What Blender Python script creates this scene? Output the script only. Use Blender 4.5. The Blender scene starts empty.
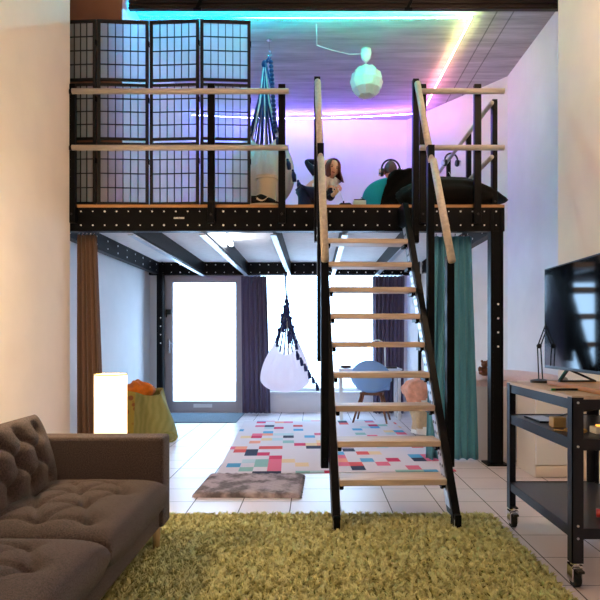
import bpy, bmesh, math, random
import numpy as np
from mathutils import Vector, Matrix
random.seed(7)
rng = np.random.default_rng(7)
PI = math.pi
S = bpy.context.scene
C = S.collection
R = math.radians
H = 1.2      # camera height, metres
F = 556.0    # focal length in pixels of the 600 px frame
CX, CY = 314.0, 338.0

def at(px, py, Y):
    """the point of the room at depth Y seen at a pixel of the photograph"""
    return Vector(((px - CX) * Y / F, Y, H - (py - CY) * Y / F))

# ------------------------------------------------------------------ materials
def new_mat(name):
    m = bpy.data.materials.new(name); m.use_nodes = True
    nt = m.node_tree
    return m, nt, nt.nodes['Principled BSDF']

def lin(c):
    return tuple(((v / 12.92) if v <= 0.04045 else ((v + 0.055) / 1.055) ** 2.4) for v in c)

def mat(name, col, rough=0.6, metal=0.0, noise=0.0, nscale=20.0, bump=0.0, bscale=60.0, sheen=0.0,
        stretch=(1, 1, 1), spec=None, trans=0.0, srgb=True):
    c = lin(col) if srgb else col
    m, nt, p = new_mat(name)
    p.inputs['Base Color'].default_value = (*c, 1)
    p.inputs['Roughness'].default_value = rough
    p.inputs['Metallic'].default_value = metal
    if spec is not None: p.inputs['Specular IOR Level'].default_value = spec
    if sheen: p.inputs['Sheen Weight'].default_value = sheen
    if trans: p.inputs['Transmission Weight'].default_value = trans
    if noise or bump:
        tc = nt.nodes.new('ShaderNodeTexCoord')
        mp = nt.nodes.new('ShaderNodeMapping'); mp.inputs['Scale'].default_value = stretch
        nt.links.new(tc.outputs['Object'], mp.inputs['Vector'])
    if noise:
        n = nt.nodes.new('ShaderNodeTexNoise'); n.inputs['Scale'].default_value = nscale
        n.inputs['Detail'].default_value = 5
        nt.links.new(mp.outputs['Vector'], n.inputs['Vector'])
        r = nt.nodes.new('ShaderNodeValToRGB')
        r.color_ramp.elements[0].position = 0.3; r.color_ramp.elements[1].position = 0.7
        r.color_ramp.elements[0].color = (*[v * (1 - noise) for v in c], 1)
        r.color_ramp.elements[1].color = (*[min(1, v * (1 + noise)) for v in c], 1)
        nt.links.new(n.outputs['Fac'], r.inputs['Fac'])
        nt.links.new(r.outputs['Color'], p.inputs['Base Color'])
    if bump:
        n2 = nt.nodes.new('ShaderNodeTexNoise'); n2.inputs['Scale'].default_value = bscale
        n2.inputs['Detail'].default_value = 4
        nt.links.new(mp.outputs['Vector'], n2.inputs['Vector'])
        b = nt.nodes.new('ShaderNodeBump'); b.inputs['Strength'].default_value = bump
        b.inputs['Distance'].default_value = 0.01
        nt.links.new(n2.outputs['Fac'], b.inputs['Height'])
        nt.links.new(b.outputs['Normal'], p.inputs['Normal'])
    return m

def emit(name, col, strength):
    m = bpy.data.materials.new(name); m.use_nodes = True
    nt = m.node_tree; nt.nodes.clear()
    o = nt.nodes.new('ShaderNodeOutputMaterial'); e = nt.nodes.new('ShaderNodeEmission')
    e.inputs['Color'].default_value = (*col, 1); e.inputs['Strength'].default_value = strength
    nt.links.new(e.outputs[0], o.inputs[0])
    return m

def wood(name, c1, c2, axis=0, scale=1.0, rough=0.5):
    m, nt, p = new_mat(name)
    tc = nt.nodes.new('ShaderNodeTexCoord'); mp = nt.nodes.new('ShaderNodeMapping')
    s = [14 * scale] * 3; s[axis] = 1.2 * scale
    mp.inputs['Scale'].default_value = s
    n = nt.nodes.new('ShaderNodeTexNoise'); n.inputs['Scale'].default_value = 3; n.inputs['Detail'].default_value = 6
    n.inputs['Distortion'].default_value = 0.6
    r = nt.nodes.new('ShaderNodeValToRGB')
    r.color_ramp.elements[0].position = .32; r.color_ramp.elements[1].position = .68
    r.color_ramp.elements[0].color = (*lin(c1), 1); r.color_ramp.elements[1].color = (*lin(c2), 1)
    nt.links.new(tc.outputs['Object'], mp.inputs['Vector']); nt.links.new(mp.outputs['Vector'], n.inputs['Vector'])
    nt.links.new(n.outputs['Fac'], r.inputs['Fac']); nt.links.new(r.outputs['Color'], p.inputs['Base Color'])
    p.inputs['Roughness'].default_value = rough
    return m

def cloth(name, col, noise=.12, nscale=120, bump=.25, bscale=500, rough=.9, sheen=.2, thin=0.0):
    m = mat(name, col, rough, 0, noise, nscale, bump, bscale, sheen, spec=.2)
    if thin:
        nt = m.node_tree; p = nt.nodes['Principled BSDF']; o = nt.nodes['Material Output']
        t = nt.nodes.new('ShaderNodeBsdfTranslucent'); t.inputs['Color'].default_value = (*lin(col), 1)
        mx = nt.nodes.new('ShaderNodeMixShader'); mx.inputs[0].default_value = thin
        nt.links.new(p.outputs[0], mx.inputs[1]); nt.links.new(t.outputs[0], mx.inputs[2])
        nt.links.new(mx.outputs[0], o.inputs[0])
    return m

def glass(name, tint=(1, 1, 1), gloss=.06):
    m = bpy.data.materials.new(name); m.use_nodes = True
    nt = m.node_tree; nt.nodes.clear()
    o = nt.nodes.new('ShaderNodeOutputMaterial'); t = nt.nodes.new('ShaderNodeBsdfTransparent')
    g = nt.nodes.new('ShaderNodeBsdfGlossy'); g.inputs['Roughness'].default_value = .02
    t.inputs['Color'].default_value = (*tint, 1)
    mx = nt.nodes.new('ShaderNodeMixShader'); mx.inputs[0].default_value = gloss
    nt.links.new(t.outputs[0], mx.inputs[1]); nt.links.new(g.outputs[0], mx.inputs[2]); nt.links.new(mx.outputs[0], o.inputs[0])
    return m

M = {}
M['plaster'] = mat('white_plaster', (.93, .92, .92), .85, noise=.03, nscale=3, bump=.12, bscale=90)
M['plaster_cream'] = mat('cream_plaster', (.95, .90, .83), .85, noise=.03, nscale=3, bump=.15, bscale=90)
M['black'] = mat('black_powder_coated_steel', (.028, .028, .04), .42, .0, bump=.05, bscale=300, spec=.13)
M['charcoal'] = mat('charcoal_powder_coated_steel', (.115, .125, .165), .42, .1, bump=.05, bscale=300, spec=.3)
M['shelf'] = mat('dark_shelf_panel', (.22, .20, .21), .35, noise=.1, nscale=60)
M['galv'] = mat('galvanised_steel', (.78, .80, .83), .35, .75, noise=.08, nscale=40)
M['bolt'] = mat('bright_bolt', (.95, .95, .95), .35, .1)
M['rail_wood'] = wood('pale_round_rail_wood', (.68, .64, .60), (.78, .74, .70), 0, 1, .45)
M['tread_wood'] = wood('pine_tread_wood', (.76, .67, .59), (.88, .81, .73), 0, 1, .5)
M['edge_wood'] = wood('plywood_edge', (.62, .44, .26), (.74, .56, .36), 0, 1, .6)
M['board'] = mat('pale_board', (.92, .89, .88), .8, noise=.08, nscale=14, stretch=(1, 4, 1))
M['bench_wood'] = wood('oak_bench_top', (.72, .63, .54), (.81, .73, .65), 1, 1, .45)
M['gold_wood'] = wood('varnished_oak', (.66, .44, .20), (.80, .58, .30), 1, 1, .35)
M['leg_wood'] = wood('walnut_leg', (.42, .25, .17), (.55, .34, .22), 2, 1, .45)
M['sofa_leg'] = wood('pale_oak_leg', (.66, .55, .36), (.76, .65, .46), 2, 1, .45)
M['sofa'] = cloth('dark_brown_grey_tweed', (.33, .275, .26), .6, 170, .7, 600)
M['shoji_black'] = mat('black_lacquered_wood', (.075, .07, .075), .45)
M['pvc'] = mat('grey_window_frame', (.72, .70, .72), .45)
M['white'] = mat('white_lacquer', (.93, .93, .93), .4)
M['white_plastic'] = mat('white_plastic', (.94, .94, .92), .4)
M['cabinet_side'] = mat('cream_cabinet', (.93, .89, .84), .5)
M['black_plastic'] = mat('black_plastic', (.05, .05, .055), .35)
M['rubber'] = mat('black_rubber', (.04, .04, .04), .7)
M['chrome'] = mat('chrome', (.85, .85, .87), .15, 1)
M['screen'] = mat('tv_screen', (.012, .016, .028), .07, spec=.7)
M['purple_curtain'] = cloth('purple_grey_curtain', (.36, .32, .43), .08, 60)
M['teal_curtain'] = cloth('teal_curtain', (.35, .62, .70), .08, 60, thin=.15)
M['brown_curtain'] = cloth('brown_curtain', (.42, .32, .26), .08, 60)
M['doormat'] = cloth('blue_grey_doormat', (.36, .45, .51), .25, 300, .6, 600)
M['blue_shell'] = mat('pale_blue_plastic', (.52, .69, .90), .4)
M['hammock'] = cloth('off_white_hammock_cotton', (.97, .92, .93), .04, 80, .2, 300, thin=.65)
M['hammock_grey'] = cloth('grey_pink_hammock_cotton', (.80, .75, .73), .06, 80, .2, 300, thin=.25)
M['cord'] = cloth('navy_cord', (.15, .18, .36), .2, 200)
M['cord_pale'] = cloth('pale_cord', (.78, .78, .78), .1, 200)
M['teal_seat'] = cloth('turquoise_upholstery', (.10, .66, .76), .06, 90)
M['jacket'] = cloth('black_jacket_cloth', (.045, .04, .045), .2, 60, sheen=0)
M['cushion_black'] = cloth('black_floor_cushion_cloth', (.06, .05, .05), .15, 60, sheen=.05)
M['beige_plastic'] = mat('beige_plastic', (.74, .68, .60), .5)
M['skin'] = mat('skin', (.90, .70, .60), .5)
M['skin_d'] = mat('skin_detail', (.62, .28, .28), .5)
M['eye'] = mat('eye_dark', (.12, .08, .08), .3)
M['hair_long'] = mat('auburn_hair', (.38, .20, .17), .45, noise=.35, nscale=60, stretch=(6, 6, 1))
M['hair_short'] = mat('dark_brown_hair', (.30, .20, .22), .6, noise=.35, nscale=90)
M['tee'] = cloth('white_tee', (.92, .88, .88), .04, 60)
M['navy'] = cloth('navy_knit', (.09, .10, .20), .12, 80)
M['denim'] = cloth('navy_trousers', (.10, .13, .27), .15, 120)
M['grey_tee'] = cloth('grey_blue_tee', (.35, .42, .52), .08, 80)
M['peach'] = cloth('peach_cloth', (.88, .64, .54), .2, 14)
M['beige_cloth'] = cloth('beige_cloth', (.80, .72, .58), .12, 20)
M['orange_cloth'] = cloth('orange_cloth', (.92, .48, .10), .12, 20)
M['pink_blanket'] = cloth('pale_pink_blanket', (.90, .80, .78), .08, 40)
M['plush'] = cloth('brown_plush', (.55, .36, .25), .2, 120)
M['paper'] = mat('white_paper', (.94, .94, .94), .8)
M['led_green'] = mat('green_pen_end', (.05, .5, .2), .4)
M['gold_box'] = mat('tan_card_box', (.80, .68, .44), .5)
M['red'] = mat('red_plastic', (.75, .14, .13), .4)
M['shade_white'] = None

def shade_material():
    # white faceted plastic shade that passes light
    m, nt, p = new_mat('white_pendant_shade')
    p.inputs['Base Color'].default_value = (.93, .95, .93, 1); p.inputs['Roughness'].default_value = .5
    o = nt.nodes['Material Output']
    t = nt.nodes.new('ShaderNodeBsdfTranslucent'); t.inputs['Color'].default_value = (.92, .95, .93, 1)
    mx = nt.nodes.new('ShaderNodeMixShader'); mx.inputs[0].default_value = .35
    nt.links.new(p.outputs[0], mx.inputs[1]); nt.links.new(t.outputs[0], mx.inputs[2]); nt.links.new(mx.outputs[0], o.inputs[0])
    return m
M['shade_white'] = shade_material()

def paper_shoji():
    m = bpy.data.materials.new('shoji_paper'); m.use_nodes = True
    nt = m.node_tree; nt.nodes.clear()
    o = nt.nodes.new('ShaderNodeOutputMaterial')
    d = nt.nodes.new('ShaderNodeBsdfDiffuse'); d.inputs['Color'].default_value = (.86, .82, .80, 1)
    t = nt.nodes.new('ShaderNodeBsdfTranslucent'); t.inputs['Color'].default_value = (.9, .88, .88, 1)
    tr = nt.nodes.new('ShaderNodeBsdfTransparent'); tr.inputs['Color'].default_value = (.96, .94, .95, 1)
    m1 = nt.nodes.new('ShaderNodeMixShader'); m1.inputs[0].default_value = .75
    m2 = nt.nodes.new('ShaderNodeMixShader'); m2.inputs[0].default_value = .55
    nt.links.new(d.outputs[0], m1.inputs[1]); nt.links.new(t.outputs[0], m1.inputs[2])
    nt.links.new(m1.outputs[0], m2.inputs[1]); nt.links.new(tr.outputs[0], m2.inputs[2])
    nt.links.new(m2.outputs[0], o.inputs[0])
    return m
M['shoji_paper'] = paper_shoji()

def lampshade_material():
    m = bpy.data.materials.new('glowing_paper_shade'); m.use_nodes = True
    nt = m.node_tree; nt.nodes.clear()
    o = nt.nodes.new('ShaderNodeOutputMaterial'); a = nt.nodes.new('ShaderNodeAddShader')
    d = nt.nodes.new('ShaderNodeBsdfDiffuse'); d.inputs['Color'].default_value = (.9, .85, .75, 1)
    e = nt.nodes.new('ShaderNodeEmission'); e.inputs['Color'].default_value = (1, .70, .40, 1); e.inputs['Strength'].default_value = 2.3
    nt.links.new(d.outputs[0], a.inputs[0]); nt.links.new(e.outputs[0], a.inputs[1]); nt.links.new(a.outputs[0], o.inputs[0])
    return m
M['lampshade'] = lampshade_material()

def nodes_math(nt, op, a, b=None, c=None):
    n = nt.nodes.new('ShaderNodeMath'); n.operation = op
    for i, v in enumerate((a, b, c)):
        if v is None: continue
        if isinstance(v, (int, float)): n.inputs[i].default_value = v
        else: nt.links.new(v, n.inputs[i])
    return n.outputs[0]

def tile_material():
    m, nt, p = new_mat('white_floor_tiles')
    g = nt.nodes.new('ShaderNodeTexCoord'); sp = nt.nodes.new('ShaderNodeSeparateXYZ')
    nt.links.new(g.outputs['Object'], sp.inputs[0])
    def line(src, off, step, w):
        f = nodes_math(nt, 'FRACT', nodes_math(nt, 'DIVIDE', nodes_math(nt, 'SUBTRACT', src, off - 50 * step), step))
        d = nodes_math(nt, 'ABSOLUTE', nodes_math(nt, 'SUBTRACT', f, .5))
        return nodes_math(nt, 'GREATER_THAN', d, .5 - w / step / 2)
    lx = line(sp.outputs[0], .187, .355, .007)
    ly = line(sp.outputs[1], 3.387, .345, .005)
    grout = nodes_math(nt, 'MAXIMUM', lx, ly)
    n = nt.nodes.new('ShaderNodeTexNoise'); n.inputs['Scale'].default_value = 3.0; n.inputs['Detail'].default_value = 6
    nt.links.new(g.outputs['Object'], n.inputs['Vector'])
    r = nt.nodes.new('ShaderNodeValToRGB')
    r.color_ramp.elements[0].color = (*lin((.83, .79, .80)), 1); r.color_ramp.elements[1].color = (*lin((.90, .86, .87)), 1)
    nt.links.new(n.outputs['Fac'], r.inputs['Fac'])
    mx = nt.nodes.new('ShaderNodeMix'); mx.data_type = 'RGBA'
    nt.links.new(grout, mx.inputs['Factor']); nt.links.new(r.outputs['Color'], mx.inputs[6])
    mx.inputs[7].default_value = (*lin((.30, .27, .26)), 1)
    nt.links.new(mx.outputs[2], p.inputs['Base Color'])
    ro = nodes_math(nt, 'MULTIPLY_ADD', grout, .5, .33)
    nt.links.new(ro, p.inputs['Roughness'])
    b = nt.nodes.new('ShaderNodeBump'); b.inputs['Strength'].default_value = .4; b.inputs['Distance'].default_value = .003
    nt.links.new(nodes_math(nt, 'SUBTRACT', 1.0, grout), b.inputs['Height']); nt.links.new(b.outputs['Normal'], p.inputs['Normal'])
    return m
M['tiles'] = tile_material()

def concrete_material():
    m, nt, p = new_mat('board_marked_concrete')
    g = nt.nodes.new('ShaderNodeTexCoord'); sp = nt.nodes.new('ShaderNodeSeparateXYZ')
    nt.links.new(g.outputs['Object'], sp.inputs[0])
    mp = nt.nodes.new('ShaderNodeMapping'); mp.inputs['Scale'].default_value = (.5, 5, 1)
    nt.links.new(g.outputs['Object'], mp.inputs['Vector'])
    n = nt.nodes.new('ShaderNodeTexNoise'); n.inputs['Scale'].default_value = 2.2; n.inputs['Detail'].default_value = 8
    n.inputs['Roughness'].default_value = .65
    nt.links.new(mp.outputs['Vector'], n.inputs['Vector'])
    r = nt.nodes.new('ShaderNodeValToRGB')
    r.color_ramp.elements[0].position = .3; r.color_ramp.elements[1].position = .75
    r.color_ramp.elements[0].color = (*lin((.60, .59, .62)), 1); r.color_ramp.elements[1].color = (*lin((.84, .82, .85)), 1)
    nt.links.new(n.outputs['Fac'], r.inputs['Fac'])
    # board joints: fine across the room, two deep seams along it
    f = nodes_math(nt, 'FRACT', nodes_math(nt, 'DIVIDE', nodes_math(nt, 'ADD', sp.outputs[1], 50.1), .33))
    j1 = nodes_math(nt, 'LESS_THAN', f, .03)
    s1 = nodes_math(nt, 'LESS_THAN', nodes_math(nt, 'ABSOLUTE', nodes_math(nt, 'SUBTRACT', sp.outputs[0], 1.98)), .008)
    s2 = nodes_math(nt, 'LESS_THAN', nodes_math(nt, 'ABSOLUTE', nodes_math(nt, 'SUBTRACT', sp.outputs[0], 2.16)), .008)
    j = nodes_math(nt, 'MAXIMUM', nodes_math(nt, 'MULTIPLY', j1, .35), nodes_math(nt, 'MAXIMUM', s1, s2))
    mx = nt.nodes.new('ShaderNodeMix'); mx.data_type = 'RGBA'
    nt.links.new(nodes_math(nt, 'MULTIPLY', j, .6), mx.inputs['Factor']); nt.links.new(r.outputs['Color'], mx.inputs[6])
    mx.inputs[7].default_value = (*lin((.3, .29, .3)), 1)
    nt.links.new(mx.outputs[2], p.inputs['Base Color']); p.inputs['Roughness'].default_value = .8
    b = nt.nodes.new('ShaderNodeBump'); b.inputs['Strength'].default_value = .35; b.inputs['Distance'].default_value = .01
    nt.links.new(nodes_math(nt, 'SUBTRACT', n.outputs['Fac'], j), b.inputs['Height']); nt.links.new(b.outputs['Normal'], p.inputs['Normal'])
    return m
M['concrete'] = concrete_material()

def confetti_material():
    m, nt, p = new_mat('white_rug_with_coloured_blocks')
    g = nt.nodes.new('ShaderNodeTexCoord')
    def cells(sx, sy, off):
        mp = nt.nodes.new('ShaderNodeMapping'); mp.inputs['Scale'].default_value = (1 / sx, 1 / sy, 0)
        mp.inputs['Location'].default_value = (off, off * .7, 0)
        nt.links.new(g.outputs['Object'], mp.inputs['Vector'])
        fl = nt.nodes.new('ShaderNodeVectorMath'); fl.operation = 'FLOOR'
        nt.links.new(mp.outputs['Vector'], fl.inputs[0])
        w = nt.nodes.new('ShaderNodeTexWhiteNoise'); w.noise_dimensions = '3D'
        nt.links.new(fl.outputs[0], w.inputs['Vector'])
        return w
    w = cells(.128, .165, 100.0)
    sep = nt.nodes.new('ShaderNodeSeparateColor'); nt.links.new(w.outputs['Color'], sep.inputs[0])
    r = nt.nodes.new('ShaderNodeValToRGB'); r.color_ramp.interpolation = 'CONSTANT'
    cols = [(.80, .12, .32), (.09, .12, .24), (.92, .60, .48), (.55, .72, .68), (.30, .62, .78), (.84, .30, .28), (.90, .78, .60), (.72, .80, .82), (.86, .40, .50)]
    el = r.color_ramp.elements
    el[0].position = 0; el[0].color = (*lin(cols[0]), 1); el[1].position = 1 / 9; el[1].color = (*lin(cols[1]), 1)
    for i in range(2, 9):
        e = el.new(i / 9); e.color = (*lin(cols[i]), 1)
    nt.links.new(sep.outputs[0], r.inputs['Fac'])
    on = nodes_math(nt, 'GREATER_THAN', sep.outputs[1], .67)
    mx = nt.nodes.new('ShaderNodeMix'); mx.data_type = 'RGBA'
    nt.links.new(on, mx.inputs['Factor']); mx.inputs[6].default_value = (*lin((.86, .82, .84)), 1)
    nt.links.new(r.outputs['Color'], mx.inputs[7])
    nt.links.new(mx.outputs[2], p.inputs['Base Color']); p.inputs['Roughness'].default_value = .95
    n = nt.nodes.new('ShaderNodeTexNoise'); n.inputs['Scale'].default_value = 300
    nt.links.new(g.outputs['Object'], n.inputs['Vector'])
    b = nt.nodes.new('ShaderNodeBump'); b.inputs['Strength'].default_value = .3; b.inputs['Distance'].default_value = .004
    nt.links.new(n.outputs['Fac'], b.inputs['Height']); nt.links.new(b.outputs['Normal'], p.inputs['Normal'])
    return m
M['confetti'] = confetti_material()
M['pile'] = mat('olive_green_shag', (.82, .80, .56), .9, noise=.18, nscale=26, spec=.15)
M['pile_base'] = mat('olive_rug_backing', (.42, .41, .16), .95)
M['mink'] = cloth('mottled_grey_brown_fur', (.58, .53, .56), .55, 7, .6, 120)
for n_ in M['mink'].node_tree.nodes:
    if n_.type == 'VALTORGB': n_.color_ramp.elements[0].position = .42; n_.color_ramp.elements[1].position = .58

def pattern_bag():
    m, nt, p = new_mat('yellow_green_patterned_cloth')
    g = nt.nodes.new('ShaderNodeTexCoord')
    v = nt.nodes.new('ShaderNodeTexVoronoi'); v.inputs['Scale'].default_value = 9
    nt.links.new(g.outputs['Object'], v.inputs['Vector'])
    r = nt.nodes.new('ShaderNodeValToRGB')
    r.color_ramp.elements[0].position = .28; r.color_ramp.elements[0].color = (*lin((.58, .34, .16)), 1)
    r.color_ramp.elements[1].position = .36; r.color_ramp.elements[1].color = (*lin((.68, .58, .22)), 1)
    nt.links.new(v.outputs['Distance'], r.inputs['Fac'])
    n = nt.nodes.new('ShaderNodeTexNoise'); n.inputs['Scale'].default_value = 2.2; n.inputs['Detail'].default_value = 3
    nt.links.new(g.outputs['Object'], n.inputs['Vector'])
    w = nt.nodes.new('ShaderNodeTexWave'); w.inputs['Scale'].default_value = 5; w.inputs['Distortion'].default_value = 6
    nt.links.new(g.outputs['Object'], w.inputs['Vector'])
    r2 = nt.nodes.new('ShaderNodeValToRGB')
    r2.color_ramp.elements[0].color = (*lin((.56, .54, .28)), 1); r2.color_ramp.elements[1].color = (*lin((.62, .59, .33)), 1)
    nt.links.new(w.outputs['Fac'], r2.inputs['Fac'])
    sp = nt.nodes.new('ShaderNodeSeparateXYZ'); nt.links.new(g.outputs['Object'], sp.inputs[0])
    f = nodes_math(nt, 'GREATER_THAN', sp.outputs[0], -.08)
    mx = nt.nodes.new('ShaderNodeMix'); mx.data_type = 'RGBA'
    nt.links.new(f, mx.inputs['Factor']); nt.links.new(r.outputs['Color'], mx.inputs[6]); nt.links.new(r2.outputs['Color'], mx.inputs[7])
    nt.links.new(mx.outputs[2], p.inputs['Base Color']); p.inputs['Roughness'].default_value = .9
    return m
M['pattern'] = pattern_bag()

# ------------------------------------------------------------------ mesh builder
class MB:
    def __init__(s): s.v = []; s.f = []; s.m = []; s.uv = None
    def add(s, verts, faces, mi=0):
        o = len(s.v)
        s.v += [tuple(v) for v in verts]
        s.f += [tuple(i + o for i in f) for f in faces]
        s.m += [mi] * len(faces)
        return s
    def bx(s, x0, x1, y0, y1, z0, z1, mi=0):
        v = [(x, y, z) for z in (z0, z1) for y in (y0, y1) for x in (x0, x1)]
        return s.add(v, [(0, 2, 3, 1), (4, 5, 7, 6), (0, 1, 5, 4), (2, 6, 7, 3), (0, 4, 6, 2), (1, 3, 7, 5)], mi)
    def beam(s, p0, p1, w, h, mi=0, up=(0, 0, 1)):
        """a square bar from p0 to p1, w wide and h high"""
        p0 = Vector(p0); p1 = Vector(p1); d = (p1 - p0).normalized(); u = Vector(up)
        if abs(d.dot(u)) > .98: u = Vector((0, 1, 0))
        a = d.cross(u).normalized(); b = a.cross(d).normalized()
        v = []
        for p in (p0, p1):
            for i, j in ((-1, -1), (1, -1), (1, 1), (-1, 1)): v.append(p + a * (i * w / 2) + b * (j * h / 2))
        return s.add(v, [(0, 1, 2, 3), (7, 6, 5, 4), (0, 4, 5, 1), (1, 5, 6, 2), (2, 6, 7, 3), (3, 7, 4, 0)], mi)
    def tube(s, pts, r, n=10, mi=0, cap=True):
        pts = [Vector(p) for p in pts]
        rs = r if isinstance(r, (list, tuple)) else [r] * len(pts)
        rings = []; prev = None
        for i, p in enumerate(pts):
            d = (pts[min(i + 1, len(pts) - 1)] - pts[max(i - 1, 0)])
            d = d.normalized() if d.length > 1e-9 else Vector((0, 0, 1))
            if prev is None:
                a = d.orthogonal().normalized()
            else:
                a = (prev - d * prev.dot(d))
                a = a.normalized() if a.length > 1e-6 else d.orthogonal().normalized()
            prev = a; b = d.cross(a)
            rings.append([p + (a * math.cos(2 * PI * k / n) + b * math.sin(2 * PI * k / n)) * rs[i] for k in range(n)])
        v = [q for ring in rings for q in ring]; f = []
        for i in range(len(pts) - 1):
            for k in range(n):
                f.append((i * n + k, i * n + (k + 1) % n, (i + 1) * n + (k + 1) % n, (i + 1) * n + k))
        if cap:
            f.append(tuple(range(n - 1, -1, -1))); f.append(tuple((len(pts) - 1) * n + k for k in range(n)))
        return s.add(v, f, mi)
    def lathe(s, prof, c=(0, 0, 0), n=24, mi=0, sx=1, sy=1, cap=True):
        v = []; f = []
        for (r, z) in prof:
            for k in range(n):
                a = 2 * PI * k / n
                v.append((c[0] + r * math.cos(a) * sx, c[1] + r * math.sin(a) * sy, c[2] + z))
        for i in range(len(prof) - 1):
            for k in range(n): f.append((i * n + k, i * n + (k + 1) % n, (i + 1) * n + (k + 1) % n, (i + 1) * n + k))
        if cap:
            f.append(tuple(range(n - 1, -1, -1))); f.append(tuple((len(prof) - 1) * n + k for k in range(n)))
        return s.add(v, f, mi)
    def ball(s, c, r, n=14, m=10, mi=0, fn=None):
        rx, ry, rz = r if isinstance(r, (list, tuple)) else (r, r, r)
        v = []; f = []
        for i in range(m + 1):
            t = PI * i / m
            for k in range(n):
                a = 2 * PI * k / n
                q = Vector((math.sin(t) * math.cos(a), math.sin(t) * math.sin(a), math.cos(t)))
                if fn: q = fn(q)
                v.append((c[0] + q.x * rx, c[1] + q.y * ry, c[2] + q.z * rz))
        for i in range(m):
            for k in range(n): f.append((i * n + k, (i + 1) * n + k, (i + 1) * n + (k + 1) % n, i * n + (k + 1) % n))
        return s.add(v, f, mi)
    def grid(s, fn, nu, nv, mi=0, closed_u=False):
        v = [fn(i / nu, j / nv) for j in range(nv + 1) for i in range(nu + (0 if closed_u else 1))]
        w = nu if closed_u else nu + 1; f = []
        for j in range(nv):
            for i in range(nu):
                i2 = (i + 1) % w
                f.append((j * w + i, j * w + i2, (j + 1) * w + i2, (j + 1) * w + i))
        return s.add(v, f, mi)
    def prism_x(s, poly, x0, x1, mi=0):
        """polygon given in (y, z) extruded along x"""
        n = len(poly)
        v = [(x0, y, z) for y, z in poly] + [(x1, y, z) for y, z in poly]
        f = [tuple(range(n)), tuple(range(2 * n - 1, n - 1, -1))]
        for i in range(n): f.append((i, i + n, (i + 1) % n + n, (i + 1) % n))
        return s.add(v, f, mi)
    def prism_z(s, poly, z0, z1, mi=0):
        n = len(poly)
        v = [(x, y, z0) for x, y in poly] + [(x, y, z1) for x, y in poly]
        f = [tuple(range(n - 1, -1, -1)), tuple(range(n, 2 * n))]
        for i in range(n): f.append((i, (i + 1) % n, (i + 1) % n + n, i + n))
        return s.add(v, f, mi)
    def prism_y(s, poly, y0, y1, mi=0):
        n = len(poly)
        v = [(x, y0, z) for x, z in poly] + [(x, y1, z) for x, z in poly]
        f = [tuple(range(n)), tuple(range(2 * n - 1, n - 1, -1))]
        for i in range(n): f.append((i, i + n, (i + 1) % n + n, (i + 1) % n))
        return s.add(v, f, mi)
    def mesh(s, me):
        o = len(s.v)
        s.v += [tuple(v.co) for v in me.vertices]
        s.f += [tuple(i + o for i in p.vertices) for p in me.polygons]
        s.m += [0] * len(me.polygons)
        return s
    def build(s, name, mats, parent=None, smooth=False, bevel=0, solid=0, sub=0, local=False, loc=None):
        if not isinstance(mats, (list, tuple)): mats = [mats]
        root = parent
        while root is not None and root.parent is not None: root = root.parent
        inv = Matrix.Identity(4)
        o = bpy.data.objects.new(name, bpy.data.meshes.new(name))
        if root is not None and not local:
            inv = (Matrix.Translation(root.location) @ root.rotation_euler.to_matrix().to_4x4()).inverted()
        if root is None:
            vs = np.array(s.v)
            base = Vector(loc) if loc is not None else Vector(((vs[:, 0].min() + vs[:, 0].max()) / 2, (vs[:, 1].min() + vs[:, 1].max()) / 2, vs[:, 2].min()))
            inv = Matrix.Translation(-base); o.location = base
        me = o.data
        me.from_pydata([inv @ Vector(v) for v in s.v], [], s.f)
        for mm in mats: me.materials.append(mm)
        me.polygons.foreach_set('material_index', s.m)
        bm = bmesh.new(); bm.from_mesh(me); bmesh.ops.recalc_face_normals(bm, faces=bm.faces); bm.to_mesh(me); bm.free()
        if smooth: me.polygons.foreach_set('use_smooth', [True] * len(me.polygons))
        me.update()
        C.objects.link(o)
        if parent is not None: o.parent = parent
        if solid:
            d = o.modifiers.new('thickness', 'SOLIDIFY'); d.thickness = solid; d.offset = 0
        if bevel:
            d = o.modifiers.new('soft_edges', 'BEVEL'); d.width = bevel; d.segments = 2; d.limit_method = 'ANGLE'; d.angle_limit = R(40)
        if sub:
            d = o.modifiers.new('rounding', 'SUBSURF'); d.levels = sub; d.render_levels = sub
        return o

def tag(o, label, cat, group=None, kind=None):
    o['label'] = label; o['category'] = cat
    if group: o['group'] = group
    if kind: o['kind'] = kind
    return o
def thing(name, label, cat, loc, rotz=0, group=None):
    o = bpy.data.objects.new(name, None); C.objects.link(o)
    o.location = loc; o.rotation_euler = (0, 0, rotz); o.empty_display_size = .1
    return tag(o, label, cat, group)
def struct(o, label, cat='room'):
    return tag(o, label, cat, kind='structure')
def dup(root, loc, rotz, label):
    r = root.copy(); C.objects.link(r); r.location = loc; r.rotation_euler = (0, 0, rotz); r['label'] = label
    for ch in list(root.children):
        c = ch.copy(); C.objects.link(c); c.parent = r
        for g in ch.children:
            d = g.copy(); C.objects.link(d); d.parent = c
    return r

# ------------------------------------------------------------------ the room
CEIL = 4.73
NW = 2.29        # half width of the near room
LX, RX = -2.655, 2.61
BY = 9.0
LOFT_Y0, LOFT_Y1 = 5.25, 8.9
DECK = 2.46

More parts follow.
